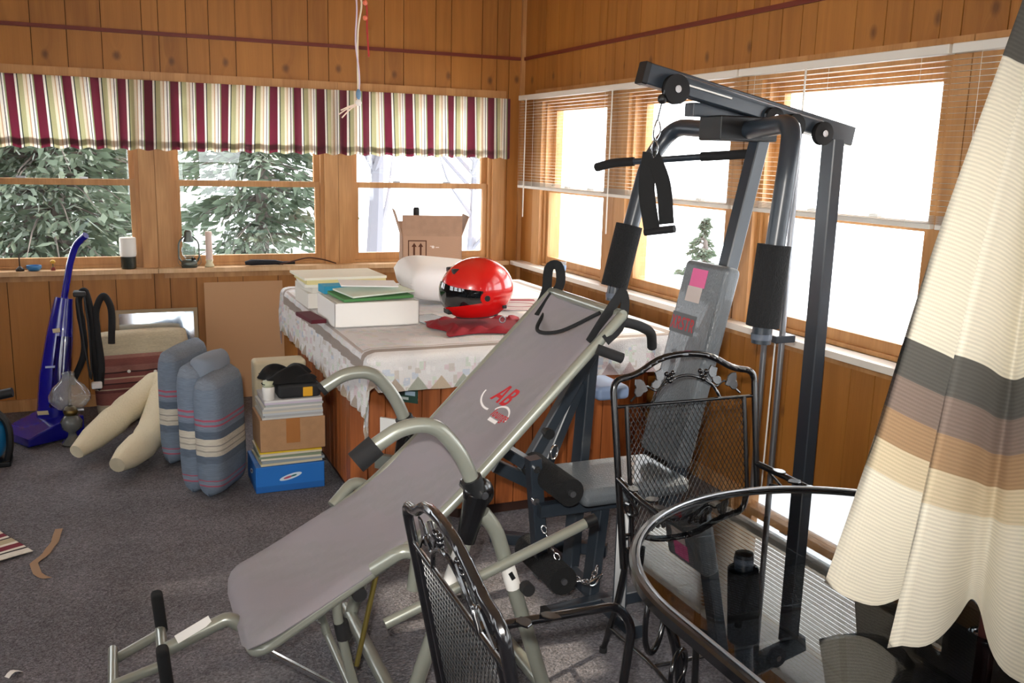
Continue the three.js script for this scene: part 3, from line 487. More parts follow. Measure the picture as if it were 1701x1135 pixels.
  P('roller_bar', rod(V(-1.47, 0.545, 3.45), V(-1.47, 0.545, 3.88), 0.012), M.steel); P('roller_bar', rod(V(-1.47, 0.19, 3.45), V(-1.47, 0.19, 3.84), 0.012), M.steel);
  // curl stand on the far side of the seat
  P('stand_post', sq([-1.17, 1.1, 3.42], [-1.24, 0.05, 3.44], 0.06, 0.05)); P('stand_brace', sq([-1.2, 0.95, 3.46], [-1.5, 0.5, 3.5], 0.04, 0.05)); P('stand_brace', sq([-1.22, 0.83, 3.42], [-1.42, 0.42, 3.46], 0.045, 0.045));
  P('stand_foot', sq([-1.62, 0.55, 3.5], [-1.42, 0.44, 3.52], 0.05, 0.05)); P('stand_link', sq([-1.66, 0.66, 3.48], [-1.53, 0.58, 3.6], 0.045, 0.045));
  P('adjusting_knob', rod(V(-1.4, 0.66, 3.49), V(-1.4, 0.66, 3.53), 0.022, 12), M.black); P('curl_pad', rbox(-1.13, -0.98, 0.74, 0.8, 3.2, 3.42, 0.02, 2), std(0x7f93b5, 0.5)); P('ring', new THREE.TorusGeometry(0.028, 0.005, 8, 20).rotateY(0.6).translate(-1.38, 0.585, 3.53), M.chrome);
  P('floor_tube', sq([-1.42, 0.03, 3.0], [-1.0, 0.03, 3.32], 0.05, 0.05)); P('floor_tube', sq([-1.25, 0.03, 3.1], [-1.25, 0.03, 3.4], 0.05, 0.05));
  // guide rods, weights, cables
  for (const [z, r] of [[3.555, 0.013], [3.665, 0.013]]) P('guide_rod', rod(V(-0.42, 0.06, z), V(-0.42, z < 3.6 ? 1.05 : 1.86, z), r, 10), M.steel);
  P('rod_clamp', rbox(-0.47, -0.37, 1.0, 1.03, 3.53, 3.69, 0.004, 1), M.gym); for (let k = 0; k < 5; k++) P('weight_plate', rbox(-0.5, -0.34, 0.06 + k * 0.042, 0.1 + k * 0.042, 3.5, 3.72, 0.004, 1), M.black);
  P('cable', tube([[-0.42, 0.28, 3.61], [-0.42, 1.02, 3.625]], 0.0035, { n: 6 }), M.white); P('cable', tube([[-1.115, 1.965, 3.772], [-1.107, 1.86, 3.72]], 0.003, { n: 6 }), M.steel); P('cable_stop', ball(0.018, [-1.115, 1.935, 3.76]), M.black); P('cable', tube([[-0.36, 1.885, 3.73], [-1.06, 2.022, 3.772]], 0.003, { n: 6 }), M.steel);
  const hook = (a, b) => P('carabiner', sweep(smooth([a, [a[0] + 0.014, (a[1] + b[1]) / 2, a[2]], b, [a[0] - 0.014, (a[1] + b[1]) / 2, a[2]]], 20, true), circle(0.003, 6), { closed: true, crease: 0.8 }), M.chrome);
  hook([-1.105, 1.865, 3.72], [-1.1, 1.79, 3.7]); hook([-1.1, 1.8, 3.7], [-1.09, 1.73, 3.68]);
  const lat = P('lat_bar', tube([[-0.99, 1.685, 3.06], [-0.96, 1.705, 3.14], [-0.66, 1.75, 3.56], [-0.62, 1.755, 3.62]], 0.0135, { bend: 0.05 })); P('grip', tube([[-0.99, 1.685, 3.06], [-0.96, 1.705, 3.14], [-0.9, 1.714, 3.22]], 0.019, { bend: 0.03 }), M.rubber, lat); P('grip', rod(V(-0.73, 1.74, 3.46), V(-0.62, 1.755, 3.62), 0.019), M.rubber, lat);
  const st = std(0x101112, 0.9); P('ab_strap', sweep(smooth([[-1.09, 1.75, 3.66], [-1.1, 1.62, 3.66], [-1.075, 1.47, 3.67]], 12), rect(0.006, 0.06, 0.001), { up: V(0.85, 0, 0.5), crease: 0.5 }), st); P('ab_strap', sweep(smooth([[-1.088, 1.75, 3.66], [-1.05, 1.64, 3.69], [-1.03, 1.49, 3.7]], 12), rect(0.006, 0.055, 0.001), { up: V(0.85, 0, 0.5), crease: 0.5 }), st); P('strap_handle', rod(V(-1.085, 1.455, 3.64), V(-1.02, 1.475, 3.74), 0.015, 10), M.rubber);
  for (const [x, y, z] of [[-0.98, 1.07, 3.22]]) P('safety_hook', new THREE.TorusGeometry(0.02, 0.004, 8, 16).translate(-0.85, 1.4, 4.05), M.black);
  // chain from the lever to the seat post
  const ch = new THREE.Group(); ch.name = 'chain'; g.add(ch); const cp = smooth([[-1.5, 0.36, 3.7], [-1.47, 0.27, 3.74], [-1.42, 0.19, 3.8], [-1.36, 0.165, 3.82], [-1.29, 0.19, 3.76]], 15), lk = new THREE.TorusGeometry(0.0095, 0.0028, 6, 12); lk.scale(1.55, 1, 1);
  for (let i = 0; i < cp.length - 1; i++) { const m = lit(new THREE.Mesh(lk, M.chrome)); m.name = 'link'; const d = cp[i + 1].clone().sub(cp[i]).normalize(); m.quaternion.setFromUnitVectors(V(1, 0, 0), d).multiply(new THREE.Quaternion().setFromAxisAngle(V(1, 0, 0), i % 2 ? 1.57 : 0)); m.position.copy(cp[i].clone().add(cp[i + 1]).multiplyScalar(0.5)).sub(g.position); ch.add(m); }
  P('snap_hook', sweep(smooth([[-1.37, 0.16, 3.83], [-1.34, 0.18, 3.835], [-1.29, 0.175, 3.8], [-1.34, 0.15, 3.825]], 18, true), circle(0.004, 6), { closed: true, crease: 0.8 }), M.chrome);
}

// ---------------------------------------------------------------- wrought-iron patio chairs with expanded-mesh seat and back
function expanded(w, h, cw = 0.0085, ch = 0.03, t = 0.0014) {
  const list = [], nx = Math.round(w / cw), ny = Math.round(h / ch * 2), pos = [], idx = [];
  const seg = (x0, y0, x1, y1) => { const d = Math.hypot(x1 - x0, y1 - y0), nx_ = -(y1 - y0) / d * t, ny_ = (x1 - x0) / d * t, b = pos.length / 3; for (const [x, y] of [[x0, y0], [x1, y1]]) pos.push(x + nx_, y + ny_, 0, x, y, t * 1.6, x - nx_, y - ny_, 0); for (let k = 0; k < 3; k++) { const a = b + k, c = b + (k + 1) % 3; idx.push(a, a + 3, c, c, a + 3, c + 3); } };
  for (let j = 0; j < ny; j++) for (let i = 0; i < nx; i++) { const s = (i + j) % 2, x0 = -w / 2 + i * w / nx, x1 = x0 + w / nx, y0 = -h / 2 + j * h / ny, y1 = y0 + h / ny; s ? seg(x0, y0, x1, y1) : seg(x0, y1, x1, y0); }
  const g = new THREE.BufferGeometry(); g.setAttribute('position', new THREE.Float32BufferAttribute(pos, 3)); g.setAttribute('uv', new THREE.Float32BufferAttribute(new Float32Array(pos.length / 3 * 2), 2)); g.setIndex(idx); g.computeVertexNormals(); return g;
}
const iron = phys(0x0d0d10, 0.25, { clearcoat: 0.7, clearcoatRoughness: 0.12 });
function patioChair(label) {
  const g = thing('patio_chair', label, 'chair', [0, 0, 0], 'black patio chairs at the glass table'), add = (n, q, m = iron, p = g) => local(n, q, m, p);
  const lean = (y) => -0.235 - (y - 0.42) * 0.19, B = (x, y) => V(x, y, lean(y));
  add('back_frame', sweep(fillet([B(-0.275, 0.36), B(-0.285, 0.99), B(-0.2, 1.0), B(-0.1, 1.055), B(0, 1.065), B(0.1, 1.055), B(0.2, 1.0), B(0.285, 0.99), B(0.275, 0.36)], 0.06, 7), circle(0.0115, 10), { crease: 0.8 }));
  for (const s of [-1, 1]) add('back_post', sweep([B(s * 0.235, 0.4), B(s * 0.238, 0.9)], circle(0.008, 8), { crease: 0.8 }));
  add('back_rail', sweep([B(-0.285, 0.9), B(0.285, 0.9)], circle(0.006, 8), { crease: 0.8 })); add('back_rail', sweep([B(-0.275, 0.47), B(0.275, 0.47)], circle(0.006, 8), { crease: 0.8 }));
  add('back_arch', sweep(smooth([B(-0.14, 0.9), B(-0.1, 0.955), B(0, 0.99), B(0.1, 0.955), B(0.14, 0.9)], 18), circle(0.0055, 8), { crease: 0.8 }));
  const mb = expanded(0.48, 0.43); mb.rotateX(-0.188); mb.translate(0, 0.685, lean(0.685)); add('mesh_panel', mb);
  // cast leaves, flowers and grapes between the arches
  const leafGeo = (l) => { const s = new THREE.Shape(); s.moveTo(0, 0); s.bezierCurveTo(l * 0.5, l * 0.15, l * 0.45, l * 0.75, 0, l); s.bezierCurveTo(-l * 0.45, l * 0.75, -l * 0.5, l * 0.15, 0, 0); return new THREE.ExtrudeGeometry(s, { depth: 0.003, bevelEnabled: true, bevelSize: 0.0015, bevelThickness: 0.0015, bevelSegments: 1, steps: 1, curveSegments: 4 }); };
  for (const s of [-1, 1]) {
    add('vine', sweep(smooth([B(s * 0.22, 0.915), B(s * 0.16, 0.96), B(s * 0.12, 0.945), B(s * 0.06, 1.0)], 16), circle(0.004, 6), { crease: 0.8 }));
    for (const [x, y, a, l] of [[0.2, 0.93, 0.5, 0.045], [0.17, 0.95, -0.7, 0.05], [0.14, 0.96, 1.2, 0.04], [0.11, 0.975, 0.2, 0.045], [0.09, 0.99, -1.1, 0.04], [0.19, 0.96, 1.9, 0.035]]) add('leaf', turned(leafGeo(l), -0.18, 0, s * a, [s * x, y, lean(y) + 0.004]));
    for (const [x, y] of [[0.06, 0.99], [0.075, 0.985], [0.067, 0.975], [0.08, 1.0], [0.055, 1.003]]) add('grape', ball(0.009, [s * x, y, lean(y) + 0.006], 1, 1, 1, 8));
  }
  // seat
  add('seat_frame', sweep(fillet([V(-0.26, 0.42, -0.23), V(-0.265, 0.43, 0.31), V(0.265, 0.43, 0.31), V(0.26, 0.42, -0.23)], 0.05, 6), circle(0.011, 10), { crease: 0.8, closed: true }));
  const ms = expanded(0.5, 0.53); ms.rotateX(-Math.PI / 2); ms.translate(0, 0.427, 0.04); add('mesh_panel', ms);
  for (const s of [-1, 1]) {
    add('arm', sweep(fillet([B(s * 0.28, 0.66), V(s * 0.3, 0.655, -0.1), V(s * 0.305, 0.65, 0.2), V(s * 0.29, 0.6, 0.235), V(s * 0.265, 0.43, 0.2)], 0.07, 8), circle(0.0115, 10), { crease: 0.8 }));
    add('arm_scroll', sweep(smooth([V(s * 0.292, 0.645, -0.22), V(s * 0.292, 0.6, -0.12), V(s * 0.292, 0.575, -0.18), V(s * 0.292, 0.6, -0.21), V(s * 0.292, 0.61, -0.17)], 24), circle(0.005, 6), { crease: 0.8 }));
    for (const [k, z] of [[0, -0.14], [1, -0.06], [2, -0.01]]) add('leaf', turned(leafGeo(0.05), -1.5, 0, s * (0.5 + k), [s * 0.3, 0.665, z]));
    add('leg', tube([[s * 0.262, 0.425, 0.21], [s * 0.275, 0.2, 0.24], [s * 0.285, 0.01, 0.27]], 0.011)); add('leg', tube([[s * 0.262, 0.42, -0.22], [s * 0.275, 0.2, -0.26], [s * 0.285, 0.01, -0.32]], 0.011));
    add('side_stretcher', tube([[s * 0.28, 0.11, -0.29], [s * 0.28, 0.13, 0], [s * 0.28, 0.11, 0.25]], 0.007));
    for (const z of [0.27, -0.32]) add('foot_cap', rod(V(s * 0.285, 0, z), V(s * 0.285, 0.02, z), 0.014), M.rubber);
  }
  add('cross_stretcher', rod(V(-0.28, 0.12, 0), V(0.28, 0.12, 0), 0.007));
  return g;
}
const chair1 = patioChair('black iron mesh-back patio chair seen from behind, left of the glass table'); chair1.position.set(-2.05, 0, 5.15); chair1.rotation.y = Math.PI / 2 - 0.02;
const chair2 = patioChair('black iron mesh-back patio chair at the far end of the table, before the gym seat'); chair2.position.set(-1.13, 0, 4.36); chair2.rotation.y = -0.03;

// ---------------------------------------------------------------- oval glass table
const TC = [-1.215, 5.37], TR = 0.615, TS = 0.31;
{
  const g = thing('patio_table', 'oval black iron patio table with a clear glass top and umbrella hole', 'table', [TC[0], 0, TC[1]]);
  const oval = (r, n = 40) => Array.from({ length: n * 2 }, (_, i) => { const a = (i + 0.5) / (n * 2) * Math.PI * 2; return [r * Math.cos(a), r * Math.sin(a) + (Math.sin(a) > 0 ? TS : -TS)]; });
  const s = new THREE.Shape(oval(TR - 0.006).map(([x, z]) => new THREE.Vector2(x, z))); const hole = new THREE.Path(); hole.absarc(0, 0, 0.03, 0, Math.PI * 2); s.holes.push(hole);
  const top = new THREE.ExtrudeGeometry(s, { depth: 0.005, bevelEnabled: false }); top.rotateX(Math.PI / 2); top.translate(0, 0.722, 0);
  local('glass_top', top, phys(0xa4acb2, 0.0, { transmission: 1, thickness: 0, ior: 1.52 }), g);
  local('rim', sweep(oval(TR).map(([x, z]) => V(x, 0.712, z)), rect(0.022, 0.034, 0.006), { closed: true, crease: 0.5 }), iron, g); local('rim_bead', sweep(oval(TR - 0.012).map(([x, z]) => V(x, 0.73, z)), circle(0.004, 6), { closed: true, crease: 0.8 }), M.steel, g);
  local('inner_ring', new THREE.TorusGeometry(0.034, 0.008, 8, 24).rotateX(Math.PI / 2).translate(0, 0.714, 0), iron, g);
  for (const [sx, sz] of [[-1, -1], [1, -1], [-1, 1], [1, 1]]) {
    const a = [sx * 0.5, 0.7, sz * 0.62]; local('leg', tube([a, [sx * 0.42, 0.5, sz * 0.56], [sx * 0.4, 0.25, sz * 0.54], [sx * 0.5, 0.01, sz * 0.66]], 0.014, { bend: 0.12 }), iron, g);
    local('scroll', new THREE.TorusGeometry(0.075, 0.008, 8, 28).scale(0.8, 1.25, 1).rotateY(sx * sz * 0.6).translate(sx * 0.5, 0.58, sz * 0.55), iron, g);
    local('scroll', new THREE.TorusGeometry(0.05, 0.007, 8, 24).rotateY(sx * sz * 0.6).translate(sx * 0.44, 0.44, sz * 0.52), iron, g); local('foot_cap', rod(V(sx * 0.5, 0, sz * 0.66), V(sx * 0.5, 0.02, sz * 0.66), 0.017), M.rubber, g);
  }
  for (const z of [-0.52, 0.52]) local('apron_bar', rod(V(-0.5, 0.68, z), V(0.5, 0.68, z), 0.009), iron, g); for (const x of [-0.4, 0.4]) local('side_bar', rod(V(x, 0.3, -0.54), V(x, 0.3, 0.54), 0.008), iron, g);
}

// ---------------------------------------------------------------- closed patio umbrella standing through the table
{
  const g = thing('patio_umbrella', 'closed cream patio umbrella with charcoal and tan bands standing in the glass table', 'umbrella', [TC[0], 0, TC[1]]);
  const bands = [[0, 0.205, '#56544f'], [0.205, 0.60, '#e4ddca'], [0.60, 0.655, '#5a5853'], [0.655, 0.705, '#85746a'], [0.705, 0.752, '#a68766'], [0.752, 0.8, '#d3c3a4'], [0.8, 1.01, '#e4ddca']];
  const tex = pixelTexture(256, 1024, (u, v, x, y) => { const b = bands.find(([a, e]) => v >= a && v < e) ?? bands[6], k = 0.95 + 0.05 * Math.sin(y * 1.1) + 0.04 * (hash(x, y, 8) - 0.5); return hex(b[2]).map((q) => q * k); });
  const top = 2.24, Lc = 1.45, R = (t) => 0.045 + 0.34 * t - 0.04 * t * t, TURN = 0.66;
  const canopy = (off, scaleR) => sheet(240, 70, (u, t) => {
    const a = u * 8, k = Math.floor(a), f = a - k, s = Math.sin(Math.PI * f), e = hash(k % 8, 3, 4), fold = Math.pow(s, 0.8) * Math.min(1, t * 3.2) * (0.42 + 0.22 * e);
    const th = TURN + (a + 0.4 * (e - 0.4) * s * s * t) / 8 * Math.PI * 2, r = R(t) * (1 - fold) * scaleR + 0.006 * Math.sin(f * 19 + t * 9 + k) * t + off;
    const hem = 1 + 0.03 * (hash(k % 8, 5, 2) - 0.35) * Math.pow(t, 6), lift = 0.15 * Math.pow(s, 2.5) * Math.pow(t, 9);
    return [r * Math.cos(th), top - Lc * t * hem - 0.13 * s * t * (1 - 0.4 * t) + lift, r * Math.sin(th)];
  });
  const fab = std(0xffffff, 0.9, { map: tex, side: THREE.DoubleSide, bumpMap: rep(weaveBump, 16, 40), bumpScale: 0.0006 });
  local('canopy', canopy(0, 1), fab, g);
  local('pole', rod(V(0, 0.012, 0), V(0, 2.36, 0), 0.019, 16), phys(0x3a1712, 0.35, { clearcoat: 0.4 }), g); local('finial', lathe([[0, 2.36], [0.022, 2.36], [0.028, 2.39], [0.016, 2.42], [0, 2.43]]), M.darkWood, g);
  local('runner', lathe([[0.02, 0.98], [0.04, 0.98], [0.04, 1.05], [0.02, 1.05]]), M.black, g);
  for (let k = 0; k < 8; k++) { const th = TURN + k / 8 * Math.PI * 2, q = (t, d) => { const r = Math.max(0.02, R(t) - d); return V(r * Math.cos(th), top - Lc * t, r * Math.sin(th)); }; local('rib', sweep([q(0.02, 0.04), q(0.3, 0.04), q(0.6, 0.045), q(0.86, 0.05)], rect(0.012, 0.008, 0.002), { crease: 0.5 }), M.black, g); local('strut', sweep([V(0.03 * Math.cos(th), 1.02, 0.03 * Math.sin(th)), q(0.55, 0.06)], rect(0.01, 0.007, 0.002), { crease: 0.5 }), M.black, g); }
  const base = local('base', lathe([[0, 0], [0.24, 0], [0.24, 0.03], [0.2, 0.05], [0.05, 0.07], [0.03, 0.09], [0.03, 0.3], [0.02, 0.3]]), M.black, g); base.userData.label = 'round black umbrella base';
}

// ---------------------------------------------------------------- things on the hot tub
const TOP = 0.847;
const rest = (g, y) => { g.computeBoundingBox(); return g.translate(0, y - g.boundingBox.min.y, 0); };
{ // helmet facing left
  const g = thing('motorcycle_helmet', 'glossy red full-face motorcycle helmet with dark visor on the quilt', 'helmet', [-1.19, TOP + 0.012, 2.2]);
  const red = phys(0xd21211, 0.25, { clearcoat: 1, clearcoatRoughness: 0.06 });
  g.scale.setScalar(1.16); g.rotation.z = 0.06;
  // shell: front is -x; the eye opening is cut by leaving the surface out
  const R = (y) => { const t = (y - 0.16) / 0.155; return Math.sqrt(Math.max(0, 1 - t * t)); };
  const shape = (u, v, k = 1) => { const th = (u - 0.5) * Math.PI * 2, ph = -0.98 + v * (Math.PI / 2 + 0.98), c = Math.cos(ph), s = Math.sin(ph); let x = -Math.cos(th) * c * 0.168, z = Math.sin(th) * c * 0.128, y = 0.158 + s * 0.142; if (s < 0 && x < 0) x *= 1 + 0.16 * -s * (-x / 0.168); if (s < -0.2) z *= 0.97; return [x * k + 0.0, y * (k * 0.02 + 0.98), z * k]; };
  const pos = [], idx = [], nu = 96, nv = 48, eye = (u, v) => { const th = (u - 0.5) * Math.PI * 2, y = shape(u, v)[1]; return Math.abs(th) < 1.28 && y > 0.095 + 0.015 * Math.abs(th) && y < 0.205 - 0.028 * Math.abs(th); };
  for (let j = 0; j <= nv; j++) for (let i = 0; i <= nu; i++) pos.push(...shape(i / nu, j / nv));
  for (let j = 0; j < nv; j++) for (let i = 0; i < nu; i++) { if (eye((i + 0.5) / nu, (j + 0.5) / nv)) continue; const a = j * (nu + 1) + i, b = a + nu + 1; idx.push(a, b, a + 1, a + 1, b, b + 1); }
  const sh = new THREE.BufferGeometry(); sh.setAttribute('position', new THREE.Float32BufferAttribute(pos, 3)); sh.setIndex(idx); sh.computeVertexNormals(); red.side = THREE.DoubleSide;
  local('shell', sh, red, g);
  local('lining', sheet(40, 24, (u, v) => shape(u, v, 0.93)), std(0x0d0d0f, 0.95, { side: THREE.DoubleSide }), g);
  local('visor', sheet(36, 12, (u, v) => { const th = (u - 0.5) * 2.9, y = 0.09 + 0.018 * Math.abs(th) + v * (0.118 - 0.046 * Math.abs(th)), ph = Math.asin((y - 0.158) / 0.142), c = Math.cos(ph), x = -Math.cos(th) * c * 0.174, z = Math.sin(th) * c * 0.133; return [x * (y < 0.158 ? 1 + 0.08 * (0.158 - y) / 0.142 : 1), y, z]; }, 0.002), phys(0x0e1114, 0.05, { clearcoat: 1, clearcoatRoughness: 0.03 }), g).userData.label = 'smoked visor';
  for (const s of [-1, 1]) { const b = local('visor_pivot', rod(V(-0.005, 0.135, s * 0.122), V(-0.005, 0.135, s * 0.137), 0.03, 18), red, g); local('pivot_screw', rod(V(-0.005, 0.135, s * 0.137), V(-0.005, 0.135, s * 0.141), 0.013, 12), M.black, b); }
  for (const z of [-0.035, 0.035]) local('top_vent', rbox(-0.125, -0.09, 0.238, 0.262, z - 0.015, z + 0.015, 0.006), M.black, g);
  local('chin_vent', rbox(-0.153, -0.13, 0.06, 0.085, -0.03, 0.03, 0.006), M.black, g); local('neck_trim', sheet(60, 2, (u, v) => { const p = shape(u, 0, 1.012); return [p[0], p[1] - 0.004 + v * 0.014, p[2]]; }), M.rubber, g);
  local('strap_ring', new THREE.TorusGeometry(0.014, 0.003, 8, 16).translate(0.07, 0.03, 0.118), M.steel, g); local('vent_slot', rbox(0.08, 0.1, 0.075, 0.09, 0.094, 0.104, 0.003, 1), M.black, g);
}
{ // dark red cloth bag the helmet sits on
  const geo = sheet(48, 40, (u, v) => { const a = u * 2 - 1, b = v * 2 - 1, e = Math.max(0, (1 - a ** 6) * (1 - b ** 6)); const x = -1.17 + a * 0.27 + 0.02 * Math.sin(b * 5) + 0.05 * b * 0.3, z = 2.24 + b * 0.21 + 0.025 * Math.sin(a * 4), out = Math.max(Math.abs(a), Math.abs(b)); return [x, TOP + 0.004 + 0.012 * e + (out > 0.72 ? 0.022 * e * (0.5 + 0.5 * Math.sin(a * 17 + b * 9)) : 0), z]; }, 0.004);
  solo('cloth_bag', geo, std(0x8c0f20, 0.85), 'dark red cloth bag lying flat under the red helmet', 'bag');
}
{ // open white box with papers
  const g = thing('file_box', 'low white cardboard box full of papers on the quilt', 'box', [-1.695, TOP, 1.93]), x0 = -1.92, x1 = -1.475, z0 = 1.66, z1 = 2.08, h = 0.125, w = std(0xf0eeea, 0.75);
  part('floor_panel', box(x0, x1, TOP, TOP + 0.004, z0, z1), w, g); part('wall_panel', rbox(x0, x1, TOP, TOP + h, z1 - 0.005, z1, 0.0015, 1), w, g); part('wall_panel', rbox(x0, x1, TOP, TOP + h, z0, z0 + 0.005, 0.0015, 1), w, g); part('wall_panel', rbox(x0, x0 + 0.005, TOP, TOP + h, z0, z1, 0.0015, 1), w, g); part('wall_panel', rbox(x1 - 0.005, x1, TOP, TOP + h, z0, z1, 0.0015, 1), w, g);
  const sheetOf = (x, y, z, sx, sz, t, ry, rx, rz, col, name, label, cat, grp) => solo(name, turned(box(-sx / 2, sx / 2, 0, t, -sz / 2, sz / 2), rx, ry, rz, [x, y, z]), std(col, 0.85), label, cat, grp);
  sheetOf(-1.697, TOP + 0.006, 1.87, 0.41, 0.38, 0.118, 0.02, 0, 0, 0xe4e2dc, 'paper_stack', 'thick stack of white papers inside the low white box', 'papers');
  sheetOf(-1.69, TOP + 0.134, 1.905, 0.38, 0.27, 0.014, 0.1, 0.03, 0.01, 0x4f8a50, 'folder', 'green folder on top of the white file box', 'folder'); sheetOf(-1.67, TOP + 0.158, 1.9, 0.36, 0.24, 0.008, 0.22, 0.05, 0.02, 0xdbe8d8, 'leaflet', 'pale green printed leaflet at an angle on the papers in the white box', 'leaflet');
  sheetOf(-1.69, TOP + 0.19, 1.86, 0.3, 0.16, 0.006, -0.12, 0.06, -0.02, 0xf2f2f2, 'paper_sheet', 'white sheet beside the leaflet on the file box', 'paper'); sheetOf(-1.985, TOP + 0.003, 1.8, 0.08, 0.28, 0.02, 0.1, 0, 0, 0x5a1826, 'notebook', 'narrow dark red notebook lying left of the file box', 'notebook');
  sheetOf(-1.715, TOP + 0.1275, 1.68, 0.38, 0.13, 0.04, 0.06, 0, 0, 0x2f9ac0, 'binder', 'bright blue binder resting across the back of the file box', 'binder');
  // second pile behind the box
  const bx = -1.71, bz = 1.25; let y = TOP;
  for (const [t, c, sx, sz, ry, n, l, k] of [[0.085, 0xe6e3db, 0.46, 0.36, 0.02, 'paper_stack', 'lowest white paper stack of the pile behind the file box', 'papers'], [0.03, 0xdcd9d0, 0.42, 0.34, 0.1, 'binder', 'pale grey binder in the middle of the pile behind the file box', 'binder'], [0.018, 0xf1efe6, 0.44, 0.36, -0.05, 'envelope', 'white envelope on the pale grey binder', 'envelope'], [0.026, 0xe3d79a, 0.46, 0.36, 0.02, 'folder', 'pale yellow folder near the top of the paper pile', 'folder'], [0.014, 0xf0ecd9, 0.48, 0.38, 0.04, 'folder', 'cream folder on the very top of the paper pile', 'folder']]) { sheetOf(bx + rr(-0.01, 0.01), y, bz + rr(-0.01, 0.01), sx, sz, t, ry, 0, 0, c, n, l, k); y += t + 0.0006; }
}
solo('bed_pillow', rest(turned(cushion(0.54, 0.42, 0.22, { p: 5, puff: 0.55 }), -1.42, 0.1, -0.03, [-1.1, TOP + 0.1, 1.36]), TOP), std(0xf1f0f0, 0.9), 'plump white bed pillow behind the red helmet', 'pillow');
solo('plastic_sleeve', turned(box(-0.09, 0.09, 0, 0.004, -0.12, 0.12), 0, 0.2, 0, [-1.38, TOP + 0.002, 1.95]), phys(0xc3ccd2, 0.15, { transmission: 0.5, thickness: 0 }), 'clear plastic sleeve between the file box and the helmet', 'sleeve');
{ const t = drawn(128, 128, (c, w, h) => { c.fillStyle = '#efe6e4'; c.fillRect(0, 0, w, h); c.fillStyle = '#b5485a'; c.fillRect(10, 10, 108, 22); c.strokeStyle = '#b5485a'; c.lineWidth = 6; c.beginPath(); c.ellipse(64, 78, 44, 26, 0, 0, 7); c.stroke(); }); solo('magazine', turned(box(-0.15, 0.15, 0, 0.008, -0.2, 0.2), 0, -0.3, 0, [-0.72, TOP + 0.002, 1.62]), std(0xffffff, 0.4, { map: t }), 'white magazine with red print lying to the right of the helmet', 'magazine'); }
{ // open cardboard box at the back of the tub
  const g = thing('cardboard_box', 'open cardboard box with raised flaps before the rightmost back window', 'box', [-0.97, TOP, 0.72]), x0 = -1.165, x1 = -0.775, z0 = 0.56, z1 = 0.88, h = 0.35, t = 0.005;
  const art = drawn(512, 460, (c, w, hh) => { c.fillStyle = '#b5927a'; c.fillRect(0, 0, w, hh); for (let i = 0; i < 900; i++) { c.globalAlpha = 0.05; c.fillStyle = i % 2 ? '#8f6f58' : '#d0ae94'; c.fillRect((i * 71) % w, (i * 37) % hh, 30, 3); } c.globalAlpha = 1; c.strokeStyle = '#54301f'; c.fillStyle = '#54301f'; c.lineWidth = 9; c.strokeRect(52, 40, 150, 176); for (const x of [100, 156]) { c.fillRect(x - 8, 80, 16, 84); c.beginPath(); c.moveTo(x - 22, 92); c.lineTo(x, 58); c.lineTo(x + 22, 92); c.fill(); } c.fillRect(76, 176, 104, 10); c.fillStyle = '#e8dcd6'; c.beginPath(); c.arc(262, 92, 12, 0, 7); c.fill(); c.fillRect(236, 82, 20, 6); c.fillRect(284, 92, 30, 6); });
  const cm = std(0xb5927a, 0.9, { map: rep(speck, 2) });
  part('side_panel', box(x0, x1, TOP, TOP + h, z1 - t, z1), std(0xffffff, 0.9, { map: art }), g); part('side_panel', uvm(box(x0, x1, TOP, TOP + h, z0, z0 + t)), cm, g); part('side_panel', uvm(box(x0, x0 + t, TOP, TOP + h, z0, z1)), cm, g); part('side_panel', uvm(box(x1 - t, x1, TOP, TOP + h, z0, z1)), cm, g); part('bottom_panel', uvm(box(x0, x1, TOP, TOP + t, z0, z1)), cm, g);
  part('flap', uvm(turned(box(x0 + 0.97, x1 + 0.97, 0, 0.135, -t, 0), -0.1, 0, 0, [-0.97, TOP + h, z1])), cm, g); part('flap', uvm(turned(box(-0.0025, 0.0025, 0, 0.17, -0.155, 0.155), 0, 0, 0.3, [x0 + 0.002, TOP + h, 0.72])), cm, g); part('flap', uvm(turned(box(-0.0025, 0.0025, 0, 0.14, -0.155, 0.155), 0, 0, -0.35, [x1 - 0.002, TOP + h, 0.72])), cm, g); part('flap', uvm(turned(box(x0 + 0.97, x1 + 0.97, 0, 0.11, -t, 0), -0.9, 0, 0, [-0.97, TOP + h, z0])), cm, g);
  g.rotation.y = -0.22;
  const b = thing('bottle', 'dark capped bottle poking out of the open cardboard box', 'bottle', [-1.06, TOP + 0.006, 0.7]); local('glass_body', lathe([[0, 0], [0.042, 0], [0.045, 0.02], [0.045, 0.3], [0.018, 0.4], [0.016, 0.46], [0, 0.46]]), phys(0x1c2a1c, 0.1, { clearcoat: 1 }), b); local('cap', lathe([[0, 0.455], [0.021, 0.455], [0.021, 0.51], [0.015, 0.522], [0, 0.522]]), M.black, b);
}

